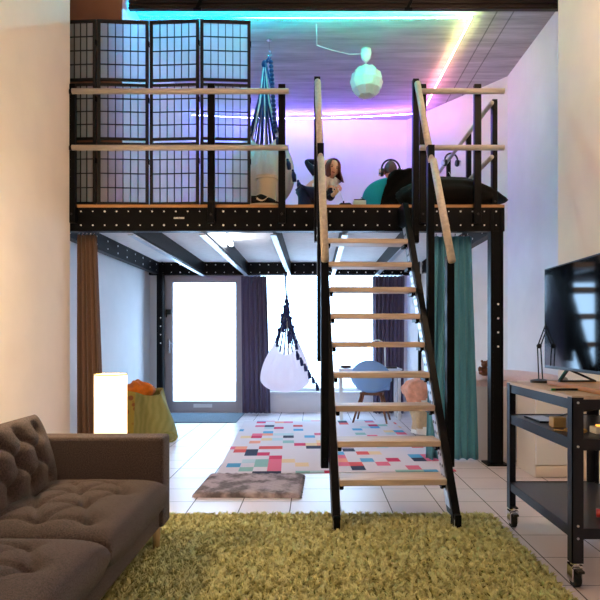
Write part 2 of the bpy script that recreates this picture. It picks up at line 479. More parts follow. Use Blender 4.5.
b = MB(); b.bx(-3.2, 3.2, -2.2, 9.3, -.12, 0)
struct(b.build('floor', M['tiles'], loc=(0, 0, 0)), 'white square floor tiles with thin grout lines', 'floor')
b = MB(); b.bx(-3.2, 3.2, -2.2, 9.3, CEIL, CEIL + .15)
struct(b.build('ceiling', M['concrete'], loc=(0, 0, CEIL)), 'bare grey concrete ceiling with board marks', 'ceiling')
b = MB(); b.bx(-3.0, -NW, -2.2, 5.22, 0, CEIL)
struct(b.build('wall_left_near', M['plaster_cream'], bevel=.004), 'cream plaster wall behind the sofa', 'wall')
b = MB(); b.bx(NW, 3.0, -2.2, 5.22, 0, CEIL)
struct(b.build('wall_right_near', M['plaster_cream'], bevel=.004), 'cream plaster wall behind the television', 'wall')
b = MB(); b.bx(-NW, -1.1, -2.35, -2.2, 0, CEIL); b.bx(1.1, NW, -2.35, -2.2, 0, CEIL); b.bx(-1.1, 1.1, -2.35, -2.2, 0, .9); b.bx(-1.1, 1.1, -2.35, -2.2, 2.5, CEIL)
struct(b.build('wall_front', M['plaster_cream']), 'cream wall with an added fill window opposite the loft', 'wall')
b = MB(); b.bx(-3.0, LX, 5.22, 9.3, 0, CEIL)
struct(b.build('wall_left', M['plaster']), 'white wall to the left under the loft', 'wall')
b = MB(); b.bx(LX, -1.93, 5.58, 5.6, DECK + .001, CEIL)  # thin brown slab in front of the white wall block
struct(b.build('wall_left_pier', mat('brown_pier_face', (.52, .36, .27), .7, noise=.06, nscale=6)), 'brown pier face behind the folding screen', 'wall')
b = MB(); b.bx(LX, -1.93, 5.6, BY, DECK + .001, CEIL)
struct(b.build('wall_left_upper', M['plaster']), 'boxed out white wall at loft level behind the folding screen', 'wall')
b = MB(); b.bx(RX, 3.0, 5.22, 9.3, 0, CEIL)
struct(b.build('wall_right', M['plaster']), 'white wall to the right beside the loft', 'wall')
b = MB(); b.prism_z([(RX, 7.5), (RX, BY), (1.5, BY)], 0, CEIL)
struct(b.build('wall_right_corner', M['plaster']), 'white wall set at an angle in the back right corner', 'wall')

DX0, DX1, DZ = -2.445, -1.15, 2.24      # door opening
WX0, WX1, WZ0, WZ1 = -.92, 1.45, .34, 2.26
b = MB()
b.bx(LX, DX0, BY, BY + .3, 0, CEIL); b.bx(DX0, DX1, BY, BY + .3, DZ, CEIL); b.bx(DX1, WX0, BY, BY + .3, 0, CEIL)
b.bx(WX0, WX1, BY, BY + .3, 0, WZ0); b.bx(WX0, WX1, BY, BY + .3, WZ1, CEIL); b.bx(WX1, RX, BY, BY + .3, 0, CEIL)
struct(b.build('wall_back', M['plaster']), 'white back wall around the glass door and window', 'wall')
b = MB(); b.bx(-9, 9, 9.35, 16, -.2, -.05)
struct(b.build('ground_outside', mat('pale_paving', (.8, .8, .8), .9)), 'pale paving outside the glass door', 'ground')
b = MB(); b.bx(LX, LX + .012, 5.6, BY, 0, .07)
struct(b.build('baseboard_left', M['white']), 'low white skirting along the left wall under the loft', 'baseboard')

# door
d = thing('door_1', 'glazed door with a grey frame at the back left', 'door', ((DX0 + DX1) / 2, BY, 0)); d['kind'] = 'structure'
yf0, yf1 = BY - .03, BY + .06
b = MB(); w = .055
b.bx(DX0, DX0 + w, yf0, yf1, 0, DZ); b.bx(DX1 - w, DX1, yf0, yf1, 0, DZ); b.bx(DX0 + w, DX1 - w, yf0, yf1, DZ - w, DZ); b.bx(DX0 + w, DX1 - w, yf0, yf1, 0, .03)
b.build('door_frame', M['pvc'], d, bevel=.004)
a0, a1 = DX0 + w, DX1 - w
b = MB(); w2 = .115
b.bx(a0, a0 + w2, yf0 - .015, yf1 - .02, .03, DZ - w); b.bx(a1 - w2 + .06, a1, yf0 - .015, yf1 - .02, .03, DZ - w)
b.bx(a0 + w2, a1 - w2 + .06, yf0 - .015, yf1 - .02, DZ - w - .09, DZ - w); b.bx(a0 + w2, a1 - w2 + .06, yf0 - .015, yf1 - .02, .03, .18)
leaf = b.build('door_leaf', M['pvc'], d, bevel=.004)
b = MB(); b.bx(a0 + w2, a1 - w2 + .06, BY, BY + .012, .18, DZ - w - .09)
b.build('pane', glass('clear_pane', (.97, 1, 1)), leaf)
b = MB(); b.bx(a0 + .04, a0 + .075, yf0 - .03, yf0 - .015, .96, 1.18); b.tube([(a0 + .057, yf0 - .03, 1.12), (a0 + .057, yf0 - .07, 1.12), (a0 + .17, yf0 - .075, 1.115)], .009)
b.build('door_handle', M['chrome'], leaf, bevel=.003)
b = MB(); b.bx(a0 + .01, a0 + .10, yf0 - .06, yf0 - .015, 1.58, 1.66); b.tube([(a0 + .02, yf0 - .04, 1.60), (a0 + .02, yf0 - .06, 1.53)], .012)
b.build('door_bolt', M['black_plastic'], leaf, bevel=.004)
b = MB(); b.bx(a0 + .45, a0 + .75, yf0 - .022, yf0 - .015, .08, .14)
b.build('kick_plate', M['white'], leaf)

# added unseen window that lets fill daylight into the near room
wf = thing('added_fill_window', 'added unseen fill window in the wall facing the loft', 'window', (0, -2.3, .9)); wf['kind'] = 'structure'
b = MB()
for x0, x1, z0, z1 in ((-1.1, -1.05, .9, 2.5), (1.05, 1.1, .9, 2.5), (-1.05, 1.05, .9, .95), (-1.05, 1.05, 2.45, 2.5), (-.025, .025, .95, 2.45)): b.bx(x0, x1, -2.32, -2.25, z0, z1)
b.build('window_frame', M['white'], wf)
b = MB(); b.bx(-1.05, 1.05, -2.29, -2.28, .95, 2.45); b.build('pane', glass('fill_tint_pane', (.42, .335, .285)), wf)  # pane tint added to warm and dim the fill daylight

# window
wn = thing('window_1', 'wide window in the back wall behind the hammock chair', 'window', ((WX0 + WX1) / 2, BY, WZ0)); wn['kind'] = 'structure'
b = MB(); w = .05
b.bx(WX0, WX0 + w, BY, BY + .07, WZ0, WZ1); b.bx(WX1 - w, WX1, BY, BY + .07, WZ0, WZ1)
b.bx(WX0 + w, WX1 - w, BY, BY + .07, WZ1 - w, WZ1); b.bx(WX0 + w, WX1 - w, BY, BY + .07, WZ0, WZ0 + w)
b.build('window_frame', M['white'], wn, bevel=.004)
b = MB(); b.bx(WX0 + w, WX1 - w, BY + .03, BY + .042, WZ0 + w, WZ1 - w)
b.build('pane', bpy.data.materials['clear_pane'], wn)
b = MB(); b.bx(WX0 - .02, WX1 + .02, BY - .1, BY, WZ0 - .03, WZ0)
b.build('window_sill', M['white'], wn, bevel=.004)

b = MB(); b.bx(LX + .001, LX + .012, 8.72, 8.80, 1.02, 1.22)
tag(b.build('light_switch', M['white_plastic'], bevel=.003), 'white switch plate on the left wall beside the door', 'switch')

# dark ribbed beam below the ceiling
rb = thing('ceiling_beam', 'dark ribbed metal beam across the ceiling in front of the loft', 'beam', (.1, 5.7, 4.6))
b = MB()
for i in range(5):
    z = 4.580 + i * .033
    b.bx(-1.90, RX - .002, 5.69 + .010 * (i % 2), 5.74, z - .011, z + .011)
b.bx(-1.90, RX - .002, 5.71, 5.735, 4.575, CEIL - .002)
b.build('ribbed_panel', mat('dark_bronze_metal', (.20, .16, .15), .4, .5), rb, bevel=.003)
for x in (-1.17, .98):
    b = MB(); b.beam((x + .03, 5.675, 4.68), (x - .03, 5.675, 4.55), .02, .03); b.bx(x - .06, x + .02, 5.66, 5.69, 4.545, 4.565)
    b.build('bracket', M['black'], rb)

# LED strip round three sides of the loft ceiling
def led_strip():
    pts = [Vector(p) for p in ((-1.88, 6.0, CEIL - .075), (1.70, 6.0, CEIL - .075), (1.66, 8.55, CEIL - .075))]
    n = 14
    for i in range(1, n + 1):
        t = i / n
        pts.append(Vector((1.66 - 3.55 * t, 8.55 + .2 * math.sin(PI * t * .9), CEIL - .075)))
    cum = [0]
    for i in range(1, len(pts)): cum.append(cum[-1] + (pts[i] - pts[i - 1]).length)
    tot = cum[-1]
    # resample into short flat lengths
    P = []; T = []
    for i in range(len(pts) - 1):
        k = max(1, int((pts[i + 1] - pts[i]).length / .1))
        for j in range(k):
            P.append(pts[i].lerp(pts[i + 1], j / k)); T.append((cum[i] + (cum[i + 1] - cum[i]) * j / k) / tot)
    P.append(pts[-1]); T.append(1)
    b = MB(); b.tube(P, .0045, 6, cap=False)
    o = b.build('led_strip', led_mat(tot), loc=(0, 0, 0))
    uv = o.data.uv_layers.new(name='UVMap')
    vt = []
    for t in T: vt += [t] * 6
    for lp in o.data.loops: uv.data[lp.index].uv = (vt[lp.vertex_index], .5)
    return o
def led_mat(tot):
    m = bpy.data.materials.new('led_rainbow'); m.use_nodes = True
    nt = m.node_tree; nt.nodes.clear()
    o = nt.nodes.new('ShaderNodeOutputMaterial'); e = nt.nodes.new('ShaderNodeEmission')
    tc = nt.nodes.new('ShaderNodeTexCoord'); sp = nt.nodes.new('ShaderNodeSeparateXYZ'); r = nt.nodes.new('ShaderNodeValToRGB')
    nt.links.new(tc.outputs['UV'], sp.inputs[0]); nt.links.new(sp.outputs[0], r.inputs['Fac'])
    stops = [(0, (0, .40, 1)), (.10, (0, .72, 1)), (.22, (.02, .85, .62)), (.32, (.08, .45, .28)), (.385, (.22, .27, .08)), (.47, (.19, .10, .05)),
             (.56, (.30, .07, .10)), (.635, (.23, .06, .38)), (.74, (.26, .11, 1)), (.85, (.19, .14, 1)), (1, (.10, .16, 1))]
    el = r.color_ramp.elements
    el[0].position = 0; el[0].color = (*stops[0][1], 1); el[1].position = 1; el[1].color = (*stops[-1][1], 1)
    for p_, c_ in stops[1:-1]:
        q = el.new(p_); q.color = (*c_, 1)
    nt.links.new(r.outputs['Color'], e.inputs['Color']); e.inputs['Strength'].default_value = LED
    nt.links.new(e.outputs[0], o.inputs[0])
    return m
LED = 310.0
tag(led_strip(), 'rainbow coloured LED light strip round the loft ceiling', 'light strip')

# ------------------------------------------------------------------ the loft
loft = thing('loft_platform', 'black steel loft platform with wooden deck and guard rails', 'loft', (-.4, LOFT_Y0, 0))
LX0, LX1 = -2.62, 1.80
def dots(b, x0, x1, step, y, zs, r=.008, mi=1, face='y'):
    n = int(round((x1 - x0) / step))
    for i in range(n + 1):
        for z in zs:
            x = x0 + i * step
            rr = r * (1.25 if (i % 5 == 2) else 1) * (.72 if (i * 7 + int(z * 100)) % 3 == 0 else 1)
            if face == 'y': b.tube([(x, y, z), (x, y - .004, z)], rr, 8, mi)
            else: b.tube([(y, x, z), (y + (.004 if face == 'x+' else -.004), x, z)], rr, 8, mi)
b = MB(); b.bx(LX0, LX1, LOFT_Y0, LOFT_Y0 + .09, 2.21, 2.432)
dots(b, -2.2, 1.72, .112, LOFT_Y0, (2.265, 2.395))
b.build('front_beam', [M['black'], M['bolt']], loft)
b = MB(); b.bx(LX0, LX1, LOFT_Y1 - .09, LOFT_Y1, 2.20, 2.40)
dots(b, -2.4, 1.7, .14, LOFT_Y1 - .09, (2.24, 2.36), .009)
b.build('back_beam', [M['black'], M['bolt']], loft)
for x, s, nm in ((-2.5, 1, 'x+'), (1.74, -1, 'x-')):
    b = MB(); b.bx(x - .045, x + .045, LOFT_Y0 + .09, LOFT_Y1 - .09, 2.21, 2.40)
    dots(b, 5.6, 8.7, .34, x + s * .045, (2.26, 2.35), .011, 1, nm)
    b.build('side_beam', [M['black'], M['bolt']], loft)
for i, x in enumerate((-1.77, -1.08, -.40, .29, .98)):
    b = MB(); b.bx(x, x + .035, LOFT_Y0 + .09, LOFT_Y1 - .09, 2.225, 2.40)
    j = b.build('joist', M['black'], loft)
    b = MB(); b.bx(x - .02, x + .035, LOFT_Y0 + .09, LOFT_Y1 + .0, 2.192 - .006, 2.199)
    b.build('flange', M['galv'], j)
b = MB(); b.bx(LX0, LX1, LOFT_Y0, LOFT_Y1, 2.40 + .032, DECK)
b.build('deck', M['edge_wood'], loft)
b = MB(); b.bx(LX0 + .03, LX1 - .03, LOFT_Y0 + .09, LOFT_Y1 - .01, 2.40, 2.431)
b.build('ceiling_board', M['board'], loft)
def support(x, y, w=.11, holes=True):
    b = MB(); b.bx(x - w / 2, x + w / 2, y - .055, y + .055, .012, 2.21)
    # channel lips so the post reads as a folded profile
    b.bx(x - w / 2 - .004, x - w / 2 + .02, y - .064, y - .055, .012, 2.43)
    b.bx(x + w / 2 - .02, x + w / 2 + .004, y - .064, y - .055, .012, 2.43)
    if holes:
        for k in range(4): b.tube([(x + .012, y - .055, 1.12 + k * .133), (x + .012, y - .06, 1.12 + k * .133)], .011, 8, 1)
    p = b.build('support_post', [M['black'], M['bolt']], loft, bevel=.003)
    b = MB(); b.bx(x - .10, x + .10, y - .10, y + .10, 0, .012)
    b.build('base_plate', M['black'], p)
support(1.725, 5.30); support(-2.43, 8.82, .09); support(1.7, 8.8); support(-2.52, 5.32, .09)

RAIL_Z = (2.972, 3.497)
def guard_post(x, y, z0, z1, wx=.065, wy=.045):
    b = MB(); b.bx(x - wx / 2, x + wx / 2, y - wy / 2, y + wy / 2, z0, z1)
    b.tube([(x, y - wy / 2, z0 + .08), (x, y - wy / 2 - .006, z0 + .08)], .012, 8, 1)
    return b.build('guard_post', [M['black'], M['black_plastic']], loft, bevel=.003)
GY = LOFT_Y0 - .024
for x in (-2.27, -.965, -.302, 1.02, 1.535):
    guard_post(x, GY, 2.28, 3.58)
for y in (5.45, 6.35, 7.3, 8.2): guard_post(1.765, y, 2.45, 3.53, .05, .06)
RR = .026
def rail(p0, p1, r=RR):
    b = MB(); b.tube([p0, p1], r, 14)
    b.build('guard_rail', M['rail_wood'], loft, smooth=True)
for z in RAIL_Z:
    rail((-2.25, GY - .05, z), (-.235, GY - .05, z)); rail((.985, GY - .05, z), (1.77, GY - .05, z))
    rail((1.72, 5.38, z - .02), (1.72, 8.6, z - .02), .022)
# clips that hold the rails on the posts
for x in (-2.27, -.965, -.302, 1.02, 1.535):
    for z in RAIL_Z:
        b = MB(); b.bx(x - .012, x + .012, GY - .05, GY - .02, z - .02, z + .02); b.build('rail_clip', M['black'], loft)
b = MB(); p = at(179, 218, LOFT_Y0); b.bx(p.x - .05, p.x + .05, LOFT_Y0 - .002, LOFT_Y0, p.z - .008, p.z + .008)
b.build('sticker', mat('worn_sticker', (.75, .75, .75), .6, noise=.5, nscale=120), loft)

# tube light under the loft
tl = thing('tube_light', 'glowing white tube light mounted under the loft near the door', 'lamp', (-1.12, 5.9, 2.19))
b = MB(); b.bx(-1.06, -.98, 5.45, 6.75, 2.36, 2.399); b.build('housing', M['white_plastic'], tl, bevel=.005)
b = MB(); b.tube([(-1.0, 5.47, 2.33), (-1.0, 6.73, 2.33)], .022, 12); b.build('tube', emit('tube_glow', (.86, .93, 1), 80), tl, smooth=True)

# ------------------------------------------------------------------ the stairs
st = thing('loft_stairs', 'steep open stairs with pine treads and black steel sides', 'stairs', (.515, 3.5, 0), R(2.5))
def sy(z): return 3.376 + .67 * z - 3.5          # local y of the stringer's front edge at height z
for s in (-1, 1):
    x0, x1 = (.352, .402) if s > 0 else (-.402, -.352)
    b = MB()
    poly = [(sy(.075) + .02, .075), (sy(.075) + .17, .075), (sy(2.2) + .19, 2.2), (5.24 - 3.5, 2.26), (5.24 - 3.5, 2.42), (sy(2.42), 2.42)]
    b.prism_x(poly, x0, x1)
    sg = b.build('stringer', M['black'], st, bevel=.004, local=True)
    xi0, xi1 = (.347, .352) if s > 0 else (-.352, -.347)
    b = MB()
    b.prism_x([(sy(.12) + .05, .12), (sy(.12) + .15, .12), (sy(2.18) + .15, 2.18), (sy(2.18) + .05, 2.18)], xi0, xi1)
    for k in range(30):
        z = .22 + k * .065
        for dy in (.075, .125):
            yy = sy(z) + dy
            b.tube([(xi0 if s > 0 else xi1, yy, z), ((xi0 - .002) if s > 0 else (xi1 + .002), yy, z)], .011, 8, 1)
    b.build('perforated_strip', [M['galv'], M['black_plastic']], sg, local=True)
    xc = (x0 + x1) / 2
    b = MB(); b.bx(xc - .02, xc + .02, sy(0) + .05, sy(0) + .15, .0, .10); b.bx(xc - .03, xc + .03, sy(0) + .02, sy(0) + .2, 0, .012)
    b.bx(xc - .021, xc + .021, sy(0) + .06, sy(0) + .075, .012, .07, 1)
    b.build('foot_bracket', [M['black'], M['galv']], st, local=True, bevel=.003)
for k in range(9):
    z = .29 + .22 * k; y = sy(z)
    b = MB(); b.bx(-.347, .347, y, y + .2, z - .04, z)
    t = b.build('tread', M['tread_wood'], st, bevel=.005, local=True)
    for s in (-1, 1):
        b = MB(); b.bx(s * .347 - .028 if s > 0 else -.347, s * .347 if s > 0 else -.319, y + .03, y + .17, z - .065, z - .041)
        b.tube([(s * .33, y + .06, z - .065), (s * .33, y + .06, z - .075)], .012, 8)
        b.build('tread_bracket', M['black'], t, local=True)
XN = .43
for s in (-1, 1):
    tops = []
    for (yw, z0, z1) in ((4.84, 2.03, 3.455), (4.32, 1.02, 2.70), (3.80, .32, 1.76)):
        b = MB(); y = yw - 3.5
        b.bx(s * XN - .026, s * XN + .026, y - .03, y + .03, z0, z1)
        for zz in (z0 + .06, z0 + .2): b.tube([(s * XN, y - .03, zz), (s * XN, y - .036, zz)], .013, 8)
        b.build('newel', M['black'], st, bevel=.004, local=True)
    for (ya, za, yb, zb) in ((4.80, 3.39, 4.305, 2.56), (4.27, 2.56, 3.765, 1.72)):
        b = MB()
        b.tube([(s * XN, ya - 3.5 - .035, za), (s * XN, yb - 3.5 - .02, zb)], .027, 14)
        b.build('handrail', wood('pale_rail_%d' % len(bpy.data.materials), (.70, .66, .60), (.80, .76, .70), 1, 1, .45), st, smooth=True, local=True)

# ------------------------------------------------------------------ folding screen
scr = thing('folding_screen', 'four panel black lattice paper folding screen on the loft', 'folding screen', (-1.6, 5.45, DECK))
def shoji_panel(xa, ya, xb, yb):
    zb_, zt = DECK + .03, 4.30
    A = Vector((xa, ya, 0)); B = Vector((xb, yb, 0)); L = (B - A).length; u = (B - A) / L; n = Vector((-u.y, u.x, 0))
    def bar(bm, s0, s1, z0, z1, d, mi=0, off=0):
        v = []
        for z in (z0, z1):
            for dd in (-d / 2, d / 2):
                for s_ in (s0, s1): v.append(A + u * s_ + n * (dd + off) + Vector((0, 0, z)))
        bm.add(v, [(0, 2, 3, 1), (4, 5, 7, 6), (0, 1, 5, 4), (2, 6, 7, 3), (0, 4, 6, 2), (1, 3, 7, 5)], mi)
    b = MB(); fw = .030; d = .022
    bar(b, 0, fw, DECK, zt, d); bar(b, L - fw, L, DECK, zt, d)
    bar(b, fw, L - fw, zt - .03, zt, d); bar(b, fw, L - fw, zb_, zb_ + .035, d)
    hgt = zt - .03 - zb_ - .035
    zs = [zb_ + .035, zb_ + .035 + hgt * .345, zb_ + .035 + hgt * .675, zt - .03]
    secs = []
    for i in range(3):
        z0, z1 = zs[i], zs[i + 1]
        if i < 2:
            bar(b, fw, L - fw, z1 - .045, z1 - .022, d); bar(b, fw, L - fw, z1 + .005, z1 + .028, d)
            z1b = z1 - .045
        else: z1b = z1
        z0b = z0 + (.028 if i > 0 else 0)
        secs.append((z0b, z1b))
        for k in range(1, 6): bar(b, fw + (L - 2 * fw) * k / 6 - .0035, fw + (L - 2 * fw) * k / 6 + .0035, z0b, z1b, .010, 0, -.006)
        for k in range(1, 4): bar(b, fw, L - fw, z0b + (z1b - z0b) * k / 4 - .004, z0b + (z1b - z0b) * k / 4 + .004, .010, 0, -.006)
    fr = b.build('panel_frame', M['shoji_black'], scr)
    b = MB()
    for z0, z1 in secs: bar(b, fw, L - fw, z0, z1, .002, 0, .002)
    b.build('paper', M['shoji_paper'], fr)
    for zz in (2.9, 3.5, 4.05):
        b = MB(); bar(b, L - .005, L + .005, zz, zz + .05, .025); b.build('hinge', M['black'], fr)
pts = [(-2.44, 5.47), (-2.105, 5.40), (-1.60, 5.49), (-1.105, 5.40), (-.615, 5.47)]
pts = [(-2.56, 5.445), (-2.115, 5.415), (-1.612, 5.445), (-1.112, 5.415), (-.615, 5.445)]
for i in range(4):
    g = .006
    shoji_panel(pts[i][0] + g, pts[i][1], pts[i + 1][0] - g, pts[i + 1][1])

# ------------------------------------------------------------------ curtains
def curtain(name, label, material, x0, x1, y, z0, z1, n, amp, x0b=None, x1b=None, rings=True, gather=0):
    t = thing(name, label, 'curtain', ((x0 + x1) / 2, y, z0))
    x0b = x0 if x0b is None else x0b; x1b = x1 if x1b is None else x1b
    ph = random.random() * 6
    def fn(u, v):
        a = x0b + (x0 - x0b) * v; c = x1b + (x1 - x1b) * v
        w = u + .012 * math.sin(2 * PI * (n * .5 * u) + ph)
        x = a + (c - a) * w
        k = amp * (.75 + .25 * math.sin(5 * u + ph)) * (1 - .25 * v)
        yy = y + k * math.sin(2 * PI * n * u + ph + .5 * math.sin(3 * v + u * 4)) + .25 * k * math.sin(2 * PI * n * 2.3 * u)
        return (x, yy, z0 + (z1 - z0) * v + (.006 * math.sin(2 * PI * n * u) if v == 0 else 0))
    b = MB(); b.grid(fn, n * 14, 24)
    b.build('drape', material, t, smooth=True, solid=.004)
    if rings:
        k = max(3, n)
        for i in range(k):
            u = (i + .5) / k; x = x0 + (x1 - x0) * u
            b = MB(); b.tube([(x, y + .012 * math.cos(a), z1 + .012 + .016 * math.sin(a)) for a in np.linspace(0, 2 * PI, 9)], .003, 6, cap=False)
            b.build('curtain_hook', M['chrome'], t)
    return t
curtain('curtain', 'brown curtain gathered behind the lit lamp at the loft corner', M['brown_curtain'], -2.285, -2.10, 5.36, .02, 2.19, 5, .032, -2.285, -2.02)
curtain('curtain', 'teal curtain hanging from the loft right of the stairs', M['teal_curtain'], 1.16, 1.53, 5.42, .02, 2.19, 6, .035, 1.09, 1.60)
curtain('curtain', 'dark purple curtain between the glass door and the window', M['purple_curtain'], -1.14, -.74, 8.74, .02, 2.17, 6, .04, -1.12, -.68)
curtain('curtain', 'dark purple curtain behind the desk right of the window', M['purple_curtain'], .92, 1.42, 8.72, .02, 2.17, 8, .04, .93, 1.40)

# ------------------------------------------------------------------ floor coverings
def shag():
    x0, x1, y0, y1 = -1.02, 1.185, 1.5, 3.74
    t = thing('shag_rug', 'olive green shag rug in front of the sofa', 'rug', ((x0 + x1) / 2, (y0 + y1) / 2, 0))
    b = MB(); b.bx(x0, x1, y0, y1, 0, .012); b.build('backing', M['pile_base'], t)
    N = 90000
    bx = rng.uniform(x0 - .0, x1 + .0, N); by = y0 + (y1 - y0) * rng.uniform(0, 1, N) ** .85
    # tufts gather in small clumps that lean the same way
    cell = .026
    cxi = np.floor(bx / cell); cyi = np.floor(by / cell)
    hsh = np.sin(cxi * 12.9898 + cyi * 78.233) * 43758.5453; hsh = hsh - np.floor(hsh)
    ang = hsh * 2 * PI + rng.normal(0, .7, N)
    lean = .006 + .016 * rng.random(N)
    px = bx + ((cxi + .5) * cell - bx) * .35; py = by + ((cyi + .5) * cell - by) * .35
    hh = .020 + .016 * rng.random(N) + .008 * np.sin(cxi * 3.1 + cyi * 5.7)
    r = .0042 + .0018 * rng.random(N)
    V = np.zeros((N, 7, 3), np.float32)
    for k in range(3):
        a = 2 * PI * k / 3 + ang
        V[:, k, 0] = px + np.cos(a) * r; V[:, k, 1] = py + np.sin(a) * r; V[:, k, 2] = .008
        V[:, 3 + k, 0] = px + np.cos(ang) * lean * .45 + np.cos(a) * r * .95
        V[:, 3 + k, 1] = py + np.sin(ang) * lean * .45 + np.sin(a) * r * .95; V[:, 3 + k, 2] = hh * .65
    V[:, 6, 0] = px + np.cos(ang) * lean * 1.6; V[:, 6, 1] = py + np.sin(ang) * lean * 1.6; V[:, 6, 2] = hh
    V[:, :, 0] -= t.location.x; V[:, :, 1] -= t.location.y
    quads = np.array([(0, 1, 4, 3), (1, 2, 5, 4), (2, 0, 3, 5)]); tris = np.array([(3, 4, 6), (4, 5, 6), (5, 3, 6)])
    off = (np.arange(N) * 7)[:, None, None]
    q = (quads[None] + off).reshape(N, -1); tr = (tris[None] + off).reshape(N, -1)
    loops = np.concatenate([q, tr], axis=1).reshape(-1).astype(np.int32)
    ln = np.tile(np.array([4, 4, 4, 3, 3, 3]), N)
    starts = np.concatenate([[0], np.cumsum(ln)[:-1]]).astype(np.int32)
    me = bpy.data.meshes.new('pile')
    me.vertices.add(N * 7); me.vertices.foreach_set('co', V.reshape(-1))
    me.loops.add(len(loops)); me.loops.foreach_set('vertex_index', loops)
    me.polygons.add(len(ln)); me.polygons.foreach_set('loop_start', starts)
    me.polygons.foreach_set('use_smooth', [True] * len(ln))
    me.update(calc_edges=True); me.validate()
    me.materials.append(M['pile'])
    o = bpy.data.objects.new('pile', me); C.objects.link(o); o.parent = t; o['kind'] = 'stuff'
shag()

b = MB()
def rr(u, v, x0, x1, y0, y1):
    return (x0 + (x1 - x0) * u, y0 + (y1 - y0) * v)
rg = thing('rug', 'white rug with small coloured blocks under the loft', 'rug', (.15, 6.49, 0), R(2.6))
b = MB(); b.bx(-1.08, 1.06, -1.55, 1.55, 0, .008); b.build('woven_surface', M['confetti'], rg, local=True, bevel=.003)

fm = thing('fur_mat', 'small mottled grey fur mat in front of the coloured rug', 'rug', (-.5, 4.5, 0), R(-1.5))
def fur(u, v):
    e = min(u, 1 - u, v, 1 - v)
    z = .034 * min(1, (e / .05)) ** .5 if e > 0 else .002
    x = -.415 + .83 * u; y = -.33 + .66 * v
    return (x + .006 * math.sin(v * 60), y + .006 * math.sin(u * 75), z + (.004 * math.sin(u * 70) * math.sin(v * 55) if e > .02 else 0))
b = MB(); b.grid(fur, 70, 50); b.bx(-.412, .412, -.327, .327, 0, .004)
b.build('fur_surface', M['mink'], fm, local=True, smooth=True)
b = MB(); b.bx(-2.43, -1.1, 7.86, 8.84, 0, .012)
tag(b.build('doormat', M['doormat'], bevel=.004), 'blue grey doormat in front of the glass door', 'doormat')

# ------------------------------------------------------------------ sofa
SX0, SX1 = -1.70, -.82       # back / front
SY0, SY1 = 1.15, 3.25
sofa = thing('sofa', 'dark brown tufted fabric sofa along the left wall', 'sofa', ((SX0 + SX1) / 2, (SY0 + SY1) / 2, 0))
def cushion_fn(bm, c, size, buttons, up, depth=.028, nu=44, nv=30, crown=.03, sq=7):
    """a rounded cushion with sewn tufts; c centre, size (a, b, t) along axes (ua, ub, un)"""
    ua, ub, un = up; a, bb, t = size
    def edge(p, h): # rounded fall-off towards the seam
        return max(0.0, 1 - abs(p) ** h)
    def pt(u, v, side):
        p = 2 * u - 1; q = 2 * v - 1
        e = (edge(p, sq) * edge(q, sq)) ** .38
        hgt = t / 2 * (.12 + .88 * e) + crown * edge(p, 2.2) * edge(q, 2.2)
        sx = 1.0 + .010 * e; X = p * a / 2 * sx; Y = q * bb / 2 * sx
        if side > 0:
            for (bu, bv) in buttons:
                dx = X - bu; dy = Y - bv
                r2 = dx * dx + dy * dy
                hgt -= depth * math.exp(-r2 / (2 * .034 ** 2))
            # creases running between the tufts
            for i in range(len(buttons)):
                for j in range(i + 1, len(buttons)):
                    A_ = buttons[i]; B_ = buttons[j]
                    dxx = B_[0] - A_[0]; dyy = B_[1] - A_[1]; L2 = dxx * dxx + dyy * dyy
                    if L2 > CREASE ** 2: continue
                    tt = ((X - A_[0]) * dxx + (Y - A_[1]) * dyy) / L2
                    if -.0 < tt < 1.0:
                        d2 = (X - A_[0] - tt * dxx) ** 2 + (Y - A_[1] - tt * dyy) ** 2
                        hgt -= depth * .55 * math.exp(-d2 / (2 * .011 ** 2))
        P = Vector(c) + Vector(ua) * X + Vector(ub) * Y + Vector(un) * (hgt * side)
        return P
    nu, nv = nu, nv
    bm.grid(lambda u, v: pt(u, v, 1), nu, nv); bm.grid(lambda u, v: pt(u, v, -1), nu, nv)
    # side band
    o = len(bm.v)
    for k in range(2):
        pass
    ring = [(i / nu, 0) for i in range(nu)] + [(1, j / nv) for j in range(nv)] + [(1 - i / nu, 1) for i in range(nu)] + [(0, 1 - j / nv) for j in range(nv)]
    m_ = len(ring)
    vs = []
    for s_ in (1, 0, -1):
        for (u, v) in ring:
            if s_: vs.append(pt(u, v, s_))
            else:
                P = (pt(u, v, 1) + pt(u, v, -1)) / 2
                vs.append(P)
    fs = []
    for r_ in range(2):
        for k in range(m_): fs.append((r_ * m_ + k, r_ * m_ + (k + 1) % m_, (r_ + 1) * m_ + (k + 1) % m_, (r_ + 1) * m_ + k))
    bm.add(vs, fs)
CREASE = .235
X3, Y3, Z3 = (1, 0, 0), (0, 1, 0), (0, 0, 1)
for (ya, yb) in ((1.31, 2.20), (2.205, 3.095)):
    b = MB()
    cx_ = (-1.52 + -.805) / 2; w_ = .715
    bt = []
    for r_, yy in enumerate((-.30, -.10, .10, .30)):
        for q, xx in enumerate((-.22, 0, .22) if r_ % 2 == 0 else (-.11, .11, )): bt.append((xx, yy))
    cushion_fn(b, (cx_, (ya + yb) / 2, .335), (w_, yb - ya, .20), bt, (X3, Y3, Z3), .030, 70, 84, .022)
    b.build('seat_cushion', M['sofa'], sofa, smooth=True)
